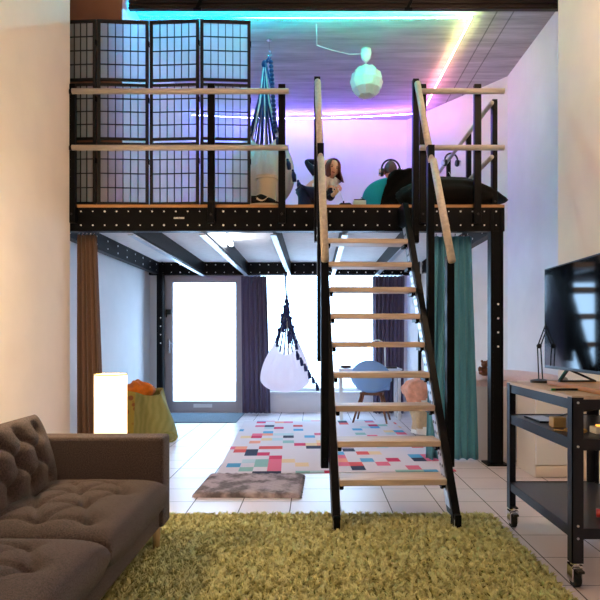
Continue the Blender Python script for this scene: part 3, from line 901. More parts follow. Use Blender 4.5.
# back cushions lean against the back
for (ya, yb) in ((1.33, 2.17), (2.19, 3.06)):
    b = MB(); un = Vector((1, 0, .30)).normalized(); ub = Vector((-.30, 0, 1)).normalized()
    bt = []
    for r_, zz in enumerate((-.12, 0.0, .12)):
        for q, yy in enumerate((-.30, -.1, .1, .30) if r_ % 2 == 0 else (-.2, 0, .2)): bt.append((yy, zz))
    CREASE = .17
    cushion_fn(b, (-1.49, (ya + yb) / 2, .585), (yb - ya, .40, .17), bt, (Y3, ub, un), .050, 84, 56, .045, 3.6)
    b.build('back_cushion', M['sofa'], sofa, smooth=True)
b = MB(); b.bx(SX0 + .01, -.86, 1.30, 3.10, .14, .245); b.build('seat_base', M['sofa'], sofa, bevel=.012)
b = MB(); b.bx(SX0 - .02, SX0 + .11, 1.30, 3.10, .14, .66); b.build('back_frame', M['sofa'], sofa, bevel=.02)
for y0, y1 in ((1.15, 1.30), (3.10, 3.25)):
    b = MB(); b.bx(SX0 - .02, -.84, y0, y1, .14, .645); b.build('armrest', M['sofa'], sofa, bevel=.018)
for x in (-1.62, -.885):
    for y in (1.22, 3.12):
        b = MB(); b.tube([(x, y, 0), (x, y, .145)], [.017, .024], 12); b.build('leg', M['sofa_leg'], sofa, smooth=True)

# ------------------------------------------------------------------ lamp behind the sofa
LPX, LPY = -1.40, 3.83
sd = thing('side_table', 'small white round side table hidden behind the sofa arm', 'table', (LPX, LPY, 0))
b = MB(); b.lathe([(.18, .45), (.19, .455), (.19, .475), (.18, .48)], (LPX, LPY, 0), 28); b.build('tabletop', M['white'], sd, smooth=False)
b = MB(); b.lathe([(.12, 0), (.12, .015), (.02, .03), (.02, .45)], (LPX, LPY, 0), 20); b.build('pedestal', M['white'], sd)
lp = thing('table_lamp', 'lit white cylinder lamp behind the sofa armrest', 'lamp', (LPX, LPY, .48))
b = MB(); b.lathe([(.06, 0), (.06, .02), (.012, .03), (.012, .12)], (LPX, LPY, .48), 18); b.build('base', M['white'], lp)
b = MB(); b.lathe([(.106, .02), (.106, .47)], (LPX, LPY, .48), 36, cap=False)
sh = b.build('lamp_shade', M['lampshade'], lp, smooth=True, solid=.003)
b = MB()
for zz in (.02, .47): b.tube([(LPX + .107 * math.cos(a), LPY + .107 * math.sin(a), .48 + zz) for a in np.linspace(0, 2 * PI, 33)], .004, 6, cap=False)
b.build('shade_rim', M['gold_box'], sh, smooth=True)
b = MB(); b.ball((LPX, LPY, .68), .035); b.build('bulb', emit('warm_bulb', (1, .85, .60), 600), lp, smooth=True)

# ------------------------------------------------------------------ patterned storage bag
sb = thing('storage_bag', 'yellow green patterned cloth bag behind the lit lamp', 'bag', (-1.98, 6.6, 0))
def bagfn(u, v):
    a = 2 * PI * u; e = .33 - .10 * v ** 1.4
    q = 1 / max(abs(math.cos(a)) ** 3 + abs(math.sin(a)) ** 3, 1e-6) ** (1 / 3)
    x = -1.98 + e * q * math.cos(a) - .06 * v + .015 * math.sin(5 * a + 4 * v); y = 6.6 + e * .8 * q * math.sin(a) + .012 * math.sin(7 * a)
    return (x, y, .005 + .56 * v + .03 * math.sin(2 * a) * v)
b = MB(); b.grid(bagfn, 48, 20, closed_u=True); b.lathe([(.001, .006), (.32, .006)], (-1.98, 6.6, 0), 24, sy=.8, cap=False)
b.build('bag_body', M['pattern'], sb, smooth=True, solid=.008)
b = MB(); b.tube([(-1.72 + .09 * math.cos(t) + .06, 6.35, .07 + .055 * math.sin(t)) for t in np.linspace(-PI * .9, PI * .7, 16)], .010, 8)
b.build('handle', M['pattern'], sb, smooth=True)
b = MB()
b.ball((-2.08, 6.6, .56), (.17, .15, .13), 22, 14, fn=lambda q: q * (1 + .12 * math.sin(7 * q.x + 3 * q.z) + .10 * math.sin(9 * q.y + 5 * q.x)))
b.build('orange_cloth_bundle', M['orange_cloth'], smooth=True)
tag(bpy.data.objects['orange_cloth_bundle'], 'bright orange cloth bundle on top of the patterned bag', 'cloth')

# ------------------------------------------------------------------ hammock chairs
def hammock(label, loc, top, knot, rim, zwide, rw, zbot, cloth_m, cord_m, group, tilt=0, n_cords=16, tass_side=1, hook=False):
    """loc x,y of the hanging point; heights absolute"""
    x, y = loc
    t = thing('hammock_chair', label, 'hammock chair', (x, y, zbot), 0, group)
    b = MB(); b.tube([(x, y, top), (x + tilt * .5, y, (top + knot) / 2), (x + tilt, y, knot)], .012, 8)
    b.tube([(x + .02, y, top), (x + .035 + tilt * .6, y, (top + knot) / 2), (x + tilt + .01, y, knot)], .007, 8)
    b.ball((x + tilt, y, knot), (.032, .032, .045)); b.build('hanging_rope', cord_m, t, smooth=True)
    xc = x + tilt
    def rimz(a): return rim + .05 * math.cos(2 * a) - .10 * max(0, -math.sin(a))
    def surf(u, v):
        a = 2 * PI * u
        zt = rimz(a)
        rt = rw * .46
        # radius swells from the rim down to the widest place, then closes under the seat
        z = zt + (zbot - zt) * v
        k = (zt - z) / (zt - zwide)
        if k <= 1: r = rt + (rw - rt) * math.sin(k * PI / 2)
        else:
            q = min(1, (zwide - z) / (zwide - zbot)); r = rw * math.sqrt(max(0, 1 - q * q))
        r *= 1 + .035 * math.sin(26 * a) * (1 - v) + .012 * math.sin(11 * a + 3)
        return (xc + r * math.cos(a) + .10 * rw * (k if k < 1 else 1) * -tass_side * .6, y + r * .72 * math.sin(a), z)
    b = MB(); b.grid(surf, 104, 26, closed_u=True); b.build('cloth_seat', cloth_m, t, smooth=True)
    b = MB()
    for i in range(n_cords):
        cm_ = 0
        u = (i + .5) / n_cords; p = Vector(surf(u, 0)); k = Vector((xc, y, knot))
        mid = k.lerp(p, .5); mid += Vector(((xc - mid.x) * .28, (y - mid.y) * .28, 0))
        b.tube([k, mid, p], .009 if i % 2 else .012, 6, 0 if i % 3 else 1)
    b.build('suspension_cord', [cord_m, M['cord_pale']], t, smooth=True)
    # macrame fringe that falls along one edge
    b = MB(); nt_ = 6
    for i in range(nt_):
        f = i / (nt_ - 1)
        p = Vector((xc + tass_side * rw * (.44 + .78 * f), y - rw * .62 + f * .16, rim - .10 - (rim - zbot) * .66 * f))
        b.ball(p, .016, 8, 6); L = .095 + .04 * random.random()
        b.tube([p, p + Vector((.012 * tass_side, 0, -L * .4)), p + Vector((.02 * tass_side, 0, -L))], [.012, .028, .024], 7)
    b.build('tassel_fringe', cord_m, t, smooth=True)
    if hook:
        b = MB(); b.tube([(x, y, CEIL - .002), (x, y, top + .08)] + [(x + .025 * math.sin(a), y, top + .045 + .03 * math.cos(a)) for a in np.linspace(0, 4.4, 10)], .006, 8)
        b.lathe([(.03, CEIL - .012), (.03, CEIL - .001)], (x, y, 0), 14); b.build('ceiling_hook', M['chrome'], t)
    else:
        b = MB(); b.bx(x - .03, x + .03, y - .02, y + .02, top - .02, top + .012); b.build('hanging_bracket', M['black'], t)
    return t
hm = hammock('pale pink hammock chair hanging below the loft before the window', (-.425, 8.2), 2.165, 1.74, 1.10, .60, .36, .40, M['hammock'], M['cord'], 'hammock chairs', .02)
# knotted cords and tassels high on the lower hammock
b = MB()
for i in range(14):
    f = i / 13; a = i * 2.4
    p = Vector((-.405 + (.02 + .13 * f) * math.cos(a), 8.2 - .04 - .1 * f, 1.70 - .55 * f))
    b.ball(p, .030, 8, 6); b.tube([p, p + Vector((.01 * math.cos(a), 0, -.12))], [.016, .026], 7)
b.build('macrame_knot', M['cord'], hm, smooth=True)

hm2 = hammock('grey pink hammock chair hanging on the loft from a ceiling hook', (-.53, 6.58), 4.52, 4.44, 3.58, 3.1, .38, 2.72, M['hammock_grey'], M['cord'], 'hammock chairs', -.06, 20, 1, True)
b = MB()
for i in range(17):
    f = i / 16
    p = Vector((-.50 + .05 * f, 6.45, 4.40 - .80 * f)); b.ball(p, .028, 8, 6)
b.build('macrame_knot', M['cord'], hm2, smooth=True)
b = MB(); b.tube([(-.57, 6.56, 4.44), (-.49, 6.45, 4.1), (-.45, 6.45, 3.62)], .014, 8)
b.build('braided_cord', M['cord'], hm2, smooth=True)

# ------------------------------------------------------------------ pendant lamp on the loft ceiling
PX, PY = .635, 6.79
pl = thing('pendant_lamp', 'white faceted paper ball pendant lamp on the loft ceiling', 'lamp', (PX, PY, 4.08))
b = MB(); b.lathe([(.02, -.16), (.055, -.12), (.068, -.05), (.06, -.005)], (PX, PY, CEIL), 22); b.build('canopy', M['white_plastic'], pl, smooth=True)
b = MB(); b.tube([(PX, PY, CEIL - .15), (PX, PY, CEIL - .30)], .006, 8)
b.build('cord', M['white_plastic'], pl)
pc = at(366.5, 82, PY); RAD = .205
b = MB()
b.ball(pc, RAD * .86, 16, 12)
rows = [(-62, 7), (-30, 9), (0, 10), (30, 9), (60, 7)]
for ri, (lat, n) in enumerate(rows):
    for k in range(n):
        a = 2 * PI * (k + .5 * (ri % 2)) / n; la = R(lat)
        nrm = Vector((math.cos(la) * math.cos(a), math.cos(la) * math.sin(a), math.sin(la)))
        ea = Vector((-math.sin(a), math.cos(a), 0)); up = nrm.cross(ea)
        if up.z < 0: up = -up
        o_ = pc + nrm * RAD * .93
        s1 = RAD * .56; s2 = RAD * .40
        q = [o_ + up * s1 - nrm * RAD * .17, o_ + ea * s2 - nrm * RAD * .09, o_ - up * s1 * .8 - nrm * RAD * .07, o_ - ea * s2 - nrm * RAD * .09, o_ + nrm * RAD * .06]
        b.add(q, [(0, 1, 4), (1, 2, 4), (2, 3, 4), (3, 0, 4)])
b.build('lamp_shade', M['shade_white'], pl)
b = MB()
b.tube([(PX - .06, PY, CEIL - .06), (PX - .2, PY + .05, CEIL - .04), (PX - .42, PY, CEIL - .015), (PX - .60, PY - .1, CEIL - .008), (PX - .61, PY - .55, CEIL - .008)], .005, 8)
b.build('feed_cable', M['white_plastic'], pl, smooth=True)

# ------------------------------------------------------------------ desk corner
dk = thing('desk', 'white desk by the window behind the blue chair', 'desk', (.82, 8.35, 0))
b = MB(); b.bx(.36, 1.29, 8.12, 8.58, .725, .75); b.build('desktop', M['white'], dk, bevel=.003)
b = MB(); b.bx(.42, 1.23, 8.15, 8.17, .66, .725); b.bx(.42, 1.23, 8.53, 8.55, .66, .725); b.build('apron', M['white'], dk)
for x in (.40, 1.25):
    for y in (8.16, 8.54):
        b = MB(); b.bx(x - .022, x + .022, y - .022, y + .022, 0, .725); b.build('leg', M['white'], dk)
dl = thing('desk_lamp', 'slim white arched lamp with a glowing bulb on the desk', 'lamp', (1.08, 8.42, .75))
b = MB(); b.lathe([(.06, 0), (.06, .012), (.01, .018)], (1.08, 8.42, .75), 20); b.build('base', M['white'], dl)
b = MB(); arc = [(1.08, 8.42, .76), (1.075, 8.42, 1.05)] + [(.96 + .115 * math.cos(a), 8.42, 1.05 + .12 * math.sin(a)) for a in np.linspace(.2, PI * .93, 12)]
b.tube(arc, .009, 8); b.build('arm', M['white_plastic'], dl, smooth=True)
b = MB(); b.ball((.835, 8.42, 1.06), .028); b.build('bulb', emit('desk_bulb', (1, .80, .45), 25), dl, smooth=True)
b = MB(); b.bx(1.0, 1.22, 8.18, 8.33, .751, .768)
tag(b.build('notebook', M['black_plastic'], bevel=.003), 'closed black notebook lying on the white desk', 'notebook')
b = MB()
b.grid(lambda u, v: (.78 + .2 * u, 8.2 + .2 * v, .752 + .05 * math.sin(PI * min(1, u * 1.1)) * (1 - .3 * v)), 12, 6)
tag(b.build('open_magazine', M['paper'], solid=.006), 'open white magazine lying on the white desk', 'magazine')
b = MB(); b.ball((.47, 8.2, .775), (.09, .035, .024), 16, 10)
tag(b.build('pencil_case', cloth('dark_brown_case', (.25, .17, .15)), smooth=True), 'dark brown pencil case at the left end of the desk', 'pencil case')

ch = thing('desk_chair', 'pale blue plastic shell chair with wooden legs at the desk', 'chair', (.83, 7.98, 0), R(-14))
def shell(u, v):
    # u across, v from the seat's front lip up to the top of the back (chair faces +y)
    s = 2 * u - 1
    if v < .5:
        q = v / .5; yy = .22 - .42 * q; zz = .44 - .015 * math.sin(PI * q); w = .23 + .04 * q
        side = .16 * q * abs(s) ** 2.4
    else:
        q = (v - .5) / .5; yy = -.20 - .07 * q; zz = .44 + .45 * q ** .9; w = .29 - .10 * q ** 2.2
        side = .16 * (1 - q) * abs(s) ** 2.4
        yy += .15 * abs(s) ** 2 * (1 - .55 * q)
        zz -= .07 * q * abs(s) ** 2.2
    if v < .5: yy += .12 * q * abs(s) ** 2
    return (s * w, yy, zz + side)
b = MB(); b.grid(shell, 26, 30); b.build('shell_seat', M['blue_shell'], ch, smooth=True, solid=.012, local=True)
b = MB(); b.bx(-.16, .16, -.10, -.06, .385, .425); b.bx(-.16, .16, .08, .12, .385, .425); b.bx(-.16, -.12, -.06, .08, .385, .425); b.bx(.12, .16, -.06, .08, .385, .425)
b.build('seat_frame', M['leg_wood'], ch, local=True, bevel=.005)
for sx_ in (-1, 1):
    for sy_ in (-1, 1):
        b = MB(); b.tube([(sx_ * .13, sy_ * .09 + .01, .42), (sx_ * .24, sy_ * .21 + .0, 0)], [.021, .013], 10); b.build('leg', M['leg_wood'], ch, local=True, smooth=True)

# laundry bag to the right of the desk
lb = thing('cloth_bag', 'peach and beige slouching cloth bag standing behind the stairs', 'bag', (1.36, 6.95, 0))
def lbag(u, v):
    a = 2 * PI * u; prof = [(.11, 0), (.135, .10), (.155, .26), (.165, .38), (.18, .48), (.185, .57), (.15, .65), (.05, .70)]
    k = v * (len(prof) - 1); i = min(int(k), len(prof) - 2); f = k - i
    r = prof[i][0] * (1 - f) + prof[i + 1][0] * f; z = prof[i][1] * (1 - f) + prof[i + 1][1] * f
    r *= 1.18 * (1 + .09 * math.sin(3 * a + 9 * v) + .07 * math.sin(7 * a - 8 * v) + .03 * math.sin(13 * a + 14 * v))
    return (1.36 + r * math.cos(a) + .03 * math.sin(6 * v), 6.95 + r * math.sin(a), z + .012)
b = MB(); b.grid(lbag, 40, 28, closed_u=True)
for i, f in enumerate(b.f):
    v = (i // 40) / 28
    q = v + .05 * math.sin(i % 40 / 40 * 2 * PI * 2 + 1); b.m[i] = 1 if .10 < q < .40 else (2 if .40 <= q < .46 or q <= .10 else 0)
b.build('bag_body', [M['peach'], M['beige_cloth'], M['white_plastic']], lb, smooth=True)
b = MB(); b.ball((1.34, 6.93, .745), (.05, .05, .05)); b.build('tied_knot', M['peach'], lb, smooth=True)

# ------------------------------------------------------------------ right side furniture
bd = thing('bed', 'white panelled bed with pale pink blanket behind the right loft post', 'bed', (2.05, 5.75, 0))
b = MB(); b.bx(1.58, 2.585, 5.48, 5.53, .0, .72); b.bx(1.585, 2.58, 5.53, 6.6, .25, .60); b.build('bed_box', M['white'], bd, bevel=.006)
def blank(u, v):
    s = 2 * u - 1; q = 2 * v - 1
    return (2.08 + .49 * s, 6.04 + .54 * q, .78 + .05 * (1 - abs(s) ** 6) * (1 - abs(q) ** 6) + .008 * math.sin(9 * u + 3 * v))
b = MB(); b.bx(1.59, 2.57, 5.50, 6.58, .601, .78); b.grid(blank, 24, 24); b.build('blanket', M['pink_blanket'], bd, bevel=.03)
tb = thing('plush_toy', 'small brown plush animal sitting on the pink blanket', 'toy', (1.72, 5.62, .82))
b = MB(); b.ball((1.72, 5.62, .865), (.05, .04, .05)); b.ball((1.72, 5.6, .935), .036)
for s in (-1, 1):
    b.ball((1.72 + s * .028, 5.6, .965), .014, 8, 6); b.ball((1.72 + s * .045, 5.585, .85), (.022, .03, .018), 8, 6); b.ball((1.72 + s * .05, 5.6, .885), (.018, .018, .03), 8, 6)
b.build('body', M['plush'], tb, smooth=True)

cb = thing('drawer_cabinet', 'cream drawer cabinet against the right wall behind the trolley', 'cabinet', (2.09, 5.0, 0))
b = MB(); b.bx(1.90, 2.285, 4.79, 5.21, 0.0, .80); b.build('carcass', M['cabinet_side'], cb, bevel=.003)
for z0, z1 in ((.11, .42), (.435, .785)):
    b = MB(); b.bx(1.905, 2.28, 4.77, 4.79, z0, z1); dw = b.build('drawer', M['white'], cb, bevel=.003)
    b = MB(); b.tube([(2.04, 4.77, z1 - .09), (2.04, 4.745, z1 - .085), (2.09, 4.74, z1 - .105), (2.14, 4.745, z1 - .085), (2.14, 4.77, z1 - .09)], .006, 8)
    b.build('handle', M['galv'], dw, smooth=True)
b = MB(); b.bx(1.905, 2.28, 4.775, 4.79, 0.005, .10); b.build('plinth', M['cabinet_side'], cb)

# trolley
TX0, TX1, TY0, TY1 = 1.235, 1.80, 2.66, 3.56
tr = thing('trolley', 'charcoal steel trolley on castors with an oak top', 'trolley', ((TX0 + TX1) / 2, (TY0 + TY1) / 2, 0))
def caster(x, y):
    b = MB(); b.lathe([(.024, .105), (.024, .125)], (x, y, 0), 14)
    b.bx(x - .026, x - .020, y - .025, y + .03, .03, .108); b.bx(x + .020, x + .026, y - .025, y + .03, .03, .108)
    b.bx(x - .026, x + .026, y - .03, y + .03, .10, .108); b.bx(x - .015, x + .015, y - .065, y - .03, .085, .097, 1)
    c = b.build('caster', [M['chrome'], M['black_plastic']], tr)
    b = MB(); b.tube([(x - .017, y, .04), (x + .017, y, .04)], .04, 22); b.build('wheel', M['rubber'], c, bevel=.006)
for x, dx in ((TX0, 1), (TX1, -1)):
    for y, dy in ((TY0, 1), (TY1, -1)):
        b = MB()
        b.bx(min(x, x + dx * .055), max(x, x + dx * .055), min(y, y + dy * .005), max(y, y + dy * .005), .125, .915)
        b.bx(min(x, x + dx * .005), max(x, x + dx * .005), min(y, y + dy * .05), max(y, y + dy * .05), .125, .915)
        for z in (.24, .30, .68, .89):
            b.tube([(x + dx * .028, y, z), (x + dx * .028, y - dy * .004, z)], .006, 8, 1)
        b.bx(min(x, x + dx * .055), max(x, x + dx * .055), min(y, y + dy * .05), max(y, y + dy * .05), .120, .128)
        b.build('leg', [M['charcoal'], M['galv']], tr)
        caster(x + dx * .028, y + dy * .028)
for nm, z0, z1 in (('lower_shelf', .235, .285), ('middle_shelf', .66, .715), ('top_rail', .855, .905)):
    b = MB(); e = .006
    b.bx(TX0 + e, TX0 + e + .006, TY0 + e, TY1 - e, z0, z1); b.bx(TX1 - e - .006, TX1 - e, TY0 + e, TY1 - e, z0, z1)
    b.bx(TX0 + e + .006, TX1 - e - .006, TY0 + e, TY0 + e + .006, z0, z1); b.bx(TX0 + e + .006, TX1 - e - .006, TY1 - e - .006, TY1 - e, z0, z1)
    if nm != 'top_rail': b.bx(TX0 + e + .006, TX1 - e - .006, TY0 + e + .006, TY1 - e - .006, z1 - .012, z1 - .004, 1)
    b.build(nm, [M['charcoal'], M['shelf']], tr)
b = MB(); b.bx(TX0 + .002, TX1 - .002, TY0 + .002, TY1 - .002, .906, .922); b.build('tabletop', M['bench_wood'], tr)

# television and things on the trolley
b = MB(); b.bx(1.39, 1.66, 2.45, 3.32, .923, .948)
tag(b.build('wooden_board', M['gold_wood'], bevel=.003), 'golden wooden board under the television', 'board')
tv = thing('television', 'large flat black television standing on the trolley', 'television', (1.47, 2.93, .948))
TVX, TVY0, TVY1, TVZ0, TVZ1 = 1.45, 2.40, 3.50, 1.012, 1.632
b = MB(); b.bx(TVX, TVX + .035, TVY0, TVY1, TVZ0, TVZ1); b.bx(TVX + .035, TVX + .07, TVY0 + .15, TVY1 - .15, TVZ0 + .02, TVZ0 + .35); b.build('housing', M['black_plastic'], tv, bevel=.003)
b = MB(); b.bx(TVX - .001, TVX, TVY0 + .008, TVY1 - .008, TVZ0 + .018, TVZ1 - .008); b.build('screen', M['screen'], tv)
for y in (2.62, 3.22):
    b = MB(); b.beam((TVX + .02, y, 1.02), (TVX - .04, y - .03, .954), .018, .012); b.beam((TVX + .02, y, 1.02), (TVX + .16, y - .03, .954), .018, .012); b.beam((TVX - .045, y - .03, .953), (TVX + .165, y - .03, .953), .018, .010)
    b.build('foot', M['black_plastic'], tv)
al = thing('desk_lamp', 'black jointed desk lamp beside the television', 'lamp', (1.415, 3.47, .922))
bx_, by_ = 1.415, 3.47
b = MB(); b.lathe([(.062, 0), (.062, .014), (.02, .022)], (bx_, by_, .9225), 24); b.build('base', M['black_plastic'], al)
b = MB()
for s in (-1, 1): b.tube([(bx_ + s * .012, by_, .94), (bx_ - .01 + s * .010, by_, 1.14)], .004, 8)
b.ball((bx_ - .01, by_, 1.15), .016, 10, 8)
b.build('lower_arm', M['black_plastic'], al)
b = MB()
for s in (-1, 1): b.tube([(bx_ - .01 + s * .009, by_, 1.15), (bx_ + .045 + s * .008, by_ + .01, 1.29)], .004, 8)
b.ball((bx_ + .045, by_ + .01, 1.295), .013, 10, 8)
b.build('upper_arm', M['black_plastic'], al)
b = MB(); b.lathe([(.018, .05), (.05, -.03)], (bx_ + .10, by_ + .06, 1.27), 18, cap=False); b.tube([(bx_ + .045, by_ + .01, 1.295), (bx_ + .10, by_ + .06, 1.33)], .005, 8)
b.build('lamp_shade', M['black_plastic'], al, solid=.003)
b = MB(); b.lathe([(.05, 0), (.055, .012), (.045, .014), (.040, .003)], (1.555, 3.45, .9225), 20); b.ball((1.555, 3.45, .94), (.02, .02, .02))
tag(b.build('glass_dish', mat('clear_plastic', (.9, .9, .92), .1, trans=.7), smooth=True), 'small clear dish behind the television foot', 'dish')
b = MB(); b.tube([(1.33, 2.95, .928), (1.345, 2.80, .928)], .006, 8); b.tube([(1.33, 2.95, .928), (1.327, 2.98, .928)], .0062, 8, 1)
b = MB(); b.tube([(1.27, 2.93, .9285), (1.405, 2.935, .9285)], .006, 8); b.tube([(1.25, 2.93, .9285), (1.27, 2.93, .9285)], .0064, 8, 1)
tag(b.build('pen', [M['black_plastic'], M['led_green']]), 'black pen with a green end on the oak top', 'pen')
ZM = .7112
b = MB(); b.bx(1.30, 1.42, 3.20, 3.44, ZM, ZM + .009); b.bx(1.306, 1.414, 3.21, 3.43, ZM + .009, ZM + .0095, 1)
tag(b.build('tablet', [M['black_plastic'], mat('tablet_glass', (.25, .27, .38), .08, spec=.8)], bevel=.002), 'thin tablet lying on the middle shelf', 'tablet')
b = MB(); b.bx(1.305, 1.375, 3.03, 3.09, ZM + .0, ZM + .055)
tag(b.build('card_box', M['gold_box'], bevel=.004), 'small tan box on the middle shelf of the trolley', 'box')
b = MB(); b.tube([(1.365 + .055 * math.cos(a), 2.90 + .04 * math.sin(a), ZM + .008 + .004 * math.sin(a)) for a in np.linspace(0, 2 * PI * .93, 26)], .005, 8)
b.tube([(1.31, 2.89, ZM + .007), (1.26, 2.92, ZM + .007)], .004, 8)
tag(b.build('cable', M['gold_box'], smooth=True), 'coiled pale cable beside the tan box on the shelf', 'cable')
b = MB(); b.tube([(1.36, 3.20, ZM + .03), (1.42, 3.0, ZM + .09), (1.52, 2.9, ZM + .125), (1.6, 2.85, ZM + .01)], .005, 8)
tag(b.build('extension_lead', M['black_plastic'], smooth=True), 'black power cord looping above the middle shelf', 'cable')
ps = thing('power_strip', 'white power strip with an orange lit switch on the middle shelf', 'power strip', (1.54, 2.86, ZM))
b = MB(); b.bx(1.43, 1.70, 2.82, 2.89, ZM, ZM + .035); b.build('housing', M['white_plastic'], ps, bevel=.005)
b = MB(); b.bx(1.455, 1.485, 2.835, 2.875, ZM + .035, ZM + .042); b.build('switch', emit('orange_switch', (1, .35, .05), 2.5), ps, bevel=.002)
for x in (1.54, 1.62):
    b = MB(); b.bx(x - .025, x + .025, 2.83, 2.88, ZM + .0352, ZM + .075); b.build('plug', M['black_plastic'], ps, bevel=.006)
b = MB(); b.tube([(1.445, 2.845, .305), (1.57, 2.80, .305)], [.022, .018], 14); b.tube([(1.57, 2.80, .305), (1.60, 2.79, .305)], [.012, .010], 10, 1)
tag(b.build('spray_bottle', [M['red'], M['white_plastic']], smooth=True), 'red and white bottle lying on the lower shelf', 'bottle')

# ------------------------------------------------------------------ things on the loft
bn = thing('waste_bin', 'beige tapered waste bin on the deck beside the folding screen', 'bin', (-.475, 5.62, DECK))
b = MB(); p = (-.475, 5.62, DECK)
b.lathe([(.078, .001), (.104, .345), (.108, .347), (.099, .347), (.074, .012)], p, 26); b.build('bin_body', M['beige_plastic'], bn)
b = MB(); b.lathe([(.104, .335), (.116, .338), (.116, .366), (.102, .368)], p, 26, cap=False); b.build('rim', M['beige_plastic'], bn, solid=.003)

def sneaker(loc, rz, label):
    t = thing('sneaker', label, 'shoe', loc, rz, 'black sneakers on the deck')
    def up(u, v):
        # u along the foot from heel to toe, v over the foot from one side to the other
        x = -.13 + .26 * u; a = PI * v
        w = .036 + .012 * math.sin(PI * min(1, u * 1.15)) ; 
        h = .085 * (1 - u) ** .8 + .035 if u > .25 else .098
        h = {True: .095, False: .035 + .062 * max(0, (1 - (u - .35) / .65)) ** 1.3}[u < .35]
        e = math.sin(PI * min(.97, max(.03, u))) ** .35
        return (x, math.cos(a) * w * e, .022 + h * math.sin(a) ** .8 * (e if u > .5 else max(e, .8)))
    b = MB(); b.grid(up, 26, 14); o = b.build('upper', M['jacket'], t, smooth=True, local=True, solid=.003)
    b = MB(); pol = []
    for k in range(28):
        a = 2 * PI * k / 28; q = math.cos(a)
        pol.append((.14 * q, math.sin(a) * (.043 + .006 * q)))
    b.prism_z(pol, 0, .024); b.build('sole', M['beige_plastic'], t, local=True, bevel=.004)
    b = MB()
    # curved stripe on the outer side
    for i in range(12):
        f = i / 11; x = -.07 + .13 * f; z = .060 - .022 * math.sin(PI * min(1, f * 1.25)) + .035 * f * f; hw = .009 * (1 - .85 * f)
        b.bx(x - .006, x + .006, -.0515 + .004 * abs(f - .5), -.046, z - hw, z + hw)
    b.build('side_stripe', M['beige_plastic'], t, local=True)
    return t
s1 = sneaker((-.47, 5.315, DECK), R(3), 'front black sneaker with a pale stripe on the deck edge')
dup(s1, (-.405, 5.45, DECK + 0), R(12), 'black sneaker standing just behind the front sneaker on the deck')

gc = thing('game_console', 'small white console box on the deck edge left of the turquoise chair', 'console', (.435, 5.36, DECK))
b = MB(); b.bx(.375, .50, 5.33, 5.42, DECK + .001, DECK + .062); b.build('housing', mat('pale_aqua_plastic', (.75, .86, .86), .4), gc, bevel=.006)
b = MB(); b.bx(.385, .49, 5.34, 5.41, DECK + .062, DECK + .074); b.tube([(.45, 5.37, DECK + .074), (.46, 5.37, DECK + .10), (.48, 5.37, DECK + .074)], .004, 6); b.build('lid', M['charcoal'], gc, bevel=.003)
gp = thing('game_controller', 'small dark game controller on the deck beside the white console', 'controller', (.30, 5.34, DECK))
b = MB(); b.ball((.27, 5.34, DECK + .02), (.028, .022, .02)); b.ball((.335, 5.34, DECK + .02), (.028, .022, .02)); b.bx(.27, .335, 5.325, 5.355, DECK + .008, DECK + .034); b.build('body', M['charcoal'], gp, smooth=False)
b = MB(); b.tube([(.285, 5.34, DECK + .034), (.283, 5.335, DECK + .055)], .008, 8); b.build('stick', M['black_plastic'], gp)

# turquoise chair
tc = thing('tub_chair', 'turquoise low tub chair on the loft with a jacket over it', 'chair', (.80, 5.98, DECK))
def tub(u, v):
    a = R(205) + R(130) * u if False else PI * (1 + u)      # back half facing the camera (-y)
    h = .29 * (math.sin(PI * u)) ** .5 if 0 < u < 1 else 0
    r = .25 + .03 * v
    z0 = DECK + .10
    return (.80 + r * math.cos(a) * 1.0, 6.0 + r * .85 * math.sin(a), z0 + (h * .97 + .02) * v)
b = MB(); b.grid(tub, 40, 12); b.build('backrest', M['teal_seat'], tc, smooth=True, solid=.03)
b = MB(); b.lathe([(.23, .10), (.255, .13), (.255, .17), (.22, .20)], (.80, 6.02, DECK), 30); b.build('seat', M['teal_seat'], tc, smooth=True)
for dx in (-.15, .15):
    for dy in (-.12, .14):
        b = MB(); b.tube([(.8 + dx, 6.02 + dy, DECK + .10), (.8 + dx * 1.2, 6.02 + dy * 1.2, DECK)], .014, 8); b.build('leg', M['black'], tc)
# black jacket over the right of the chair
def jac(u, v):
    a = PI * (1.47 + .50 * u)
    r = .31 + .018 * math.sin(9 * u + 5 * v) + .12 * u * u
    top = DECK + .415 + .08 * math.sin(PI * min(1, u * 1.05)) + .012 * math.sin(17 * u)
    z = top - (top - DECK - .012) * v ** (1.0 + .3 * math.sin(7 * u))
    x = .80 + r * math.cos(a) + .06 * u - .12 * v * (1 - u)
    return (x, 6.0 + (r + .03 * v) * .88 * math.sin(a) - .02 * math.sin(7 * v + 8 * u), max(DECK + .012, z))
b = MB(); b.grid(jac, 36, 26)
tag(b.build('jacket', M['jacket'], smooth=True, solid=.02), 'black jacket draped over the turquoise chair', 'jacket')

# floor cushion
def bag_black(bm, c, r, seed):
    def fn(q):
        x, y, z = q
        f = 1 + .05 * math.sin(6 * x + seed) * math.cos(5 * y) + .03 * math.sin(11 * y + 9 * z)
        zz = z * f
        # pinch towards the right hand corner
        return Vector((x * f + .18 * max(0, x) ** 3, y * f, zz * (1 - .75 * max(0, x - .25)) - .22 * max(0, x) ** 2))
    bm.ball(c, r, 40, 26, fn=fn)
b = MB(); bag_black(b, (1.36, 5.66, DECK + .175), (.50, .34, .185), 1.3)
tag(b.build('floor_cushion', M['cushion_black'], smooth=True), 'big black floor cushion at the right edge of the deck', 'cushion')
b = MB(); b.ball((1.30, 6.32, DECK + .21), (.22, .17, .21), 20, 14, fn=lambda q: Vector((q.x * (1 + .1 * math.sin(5 * q.z)) * (1 - .35 * max(0, q.z)), q.y, q.z)))
tag(b.build('backpack', M['jacket'], smooth=True), 'black backpack standing behind the floor cushion', 'bag')
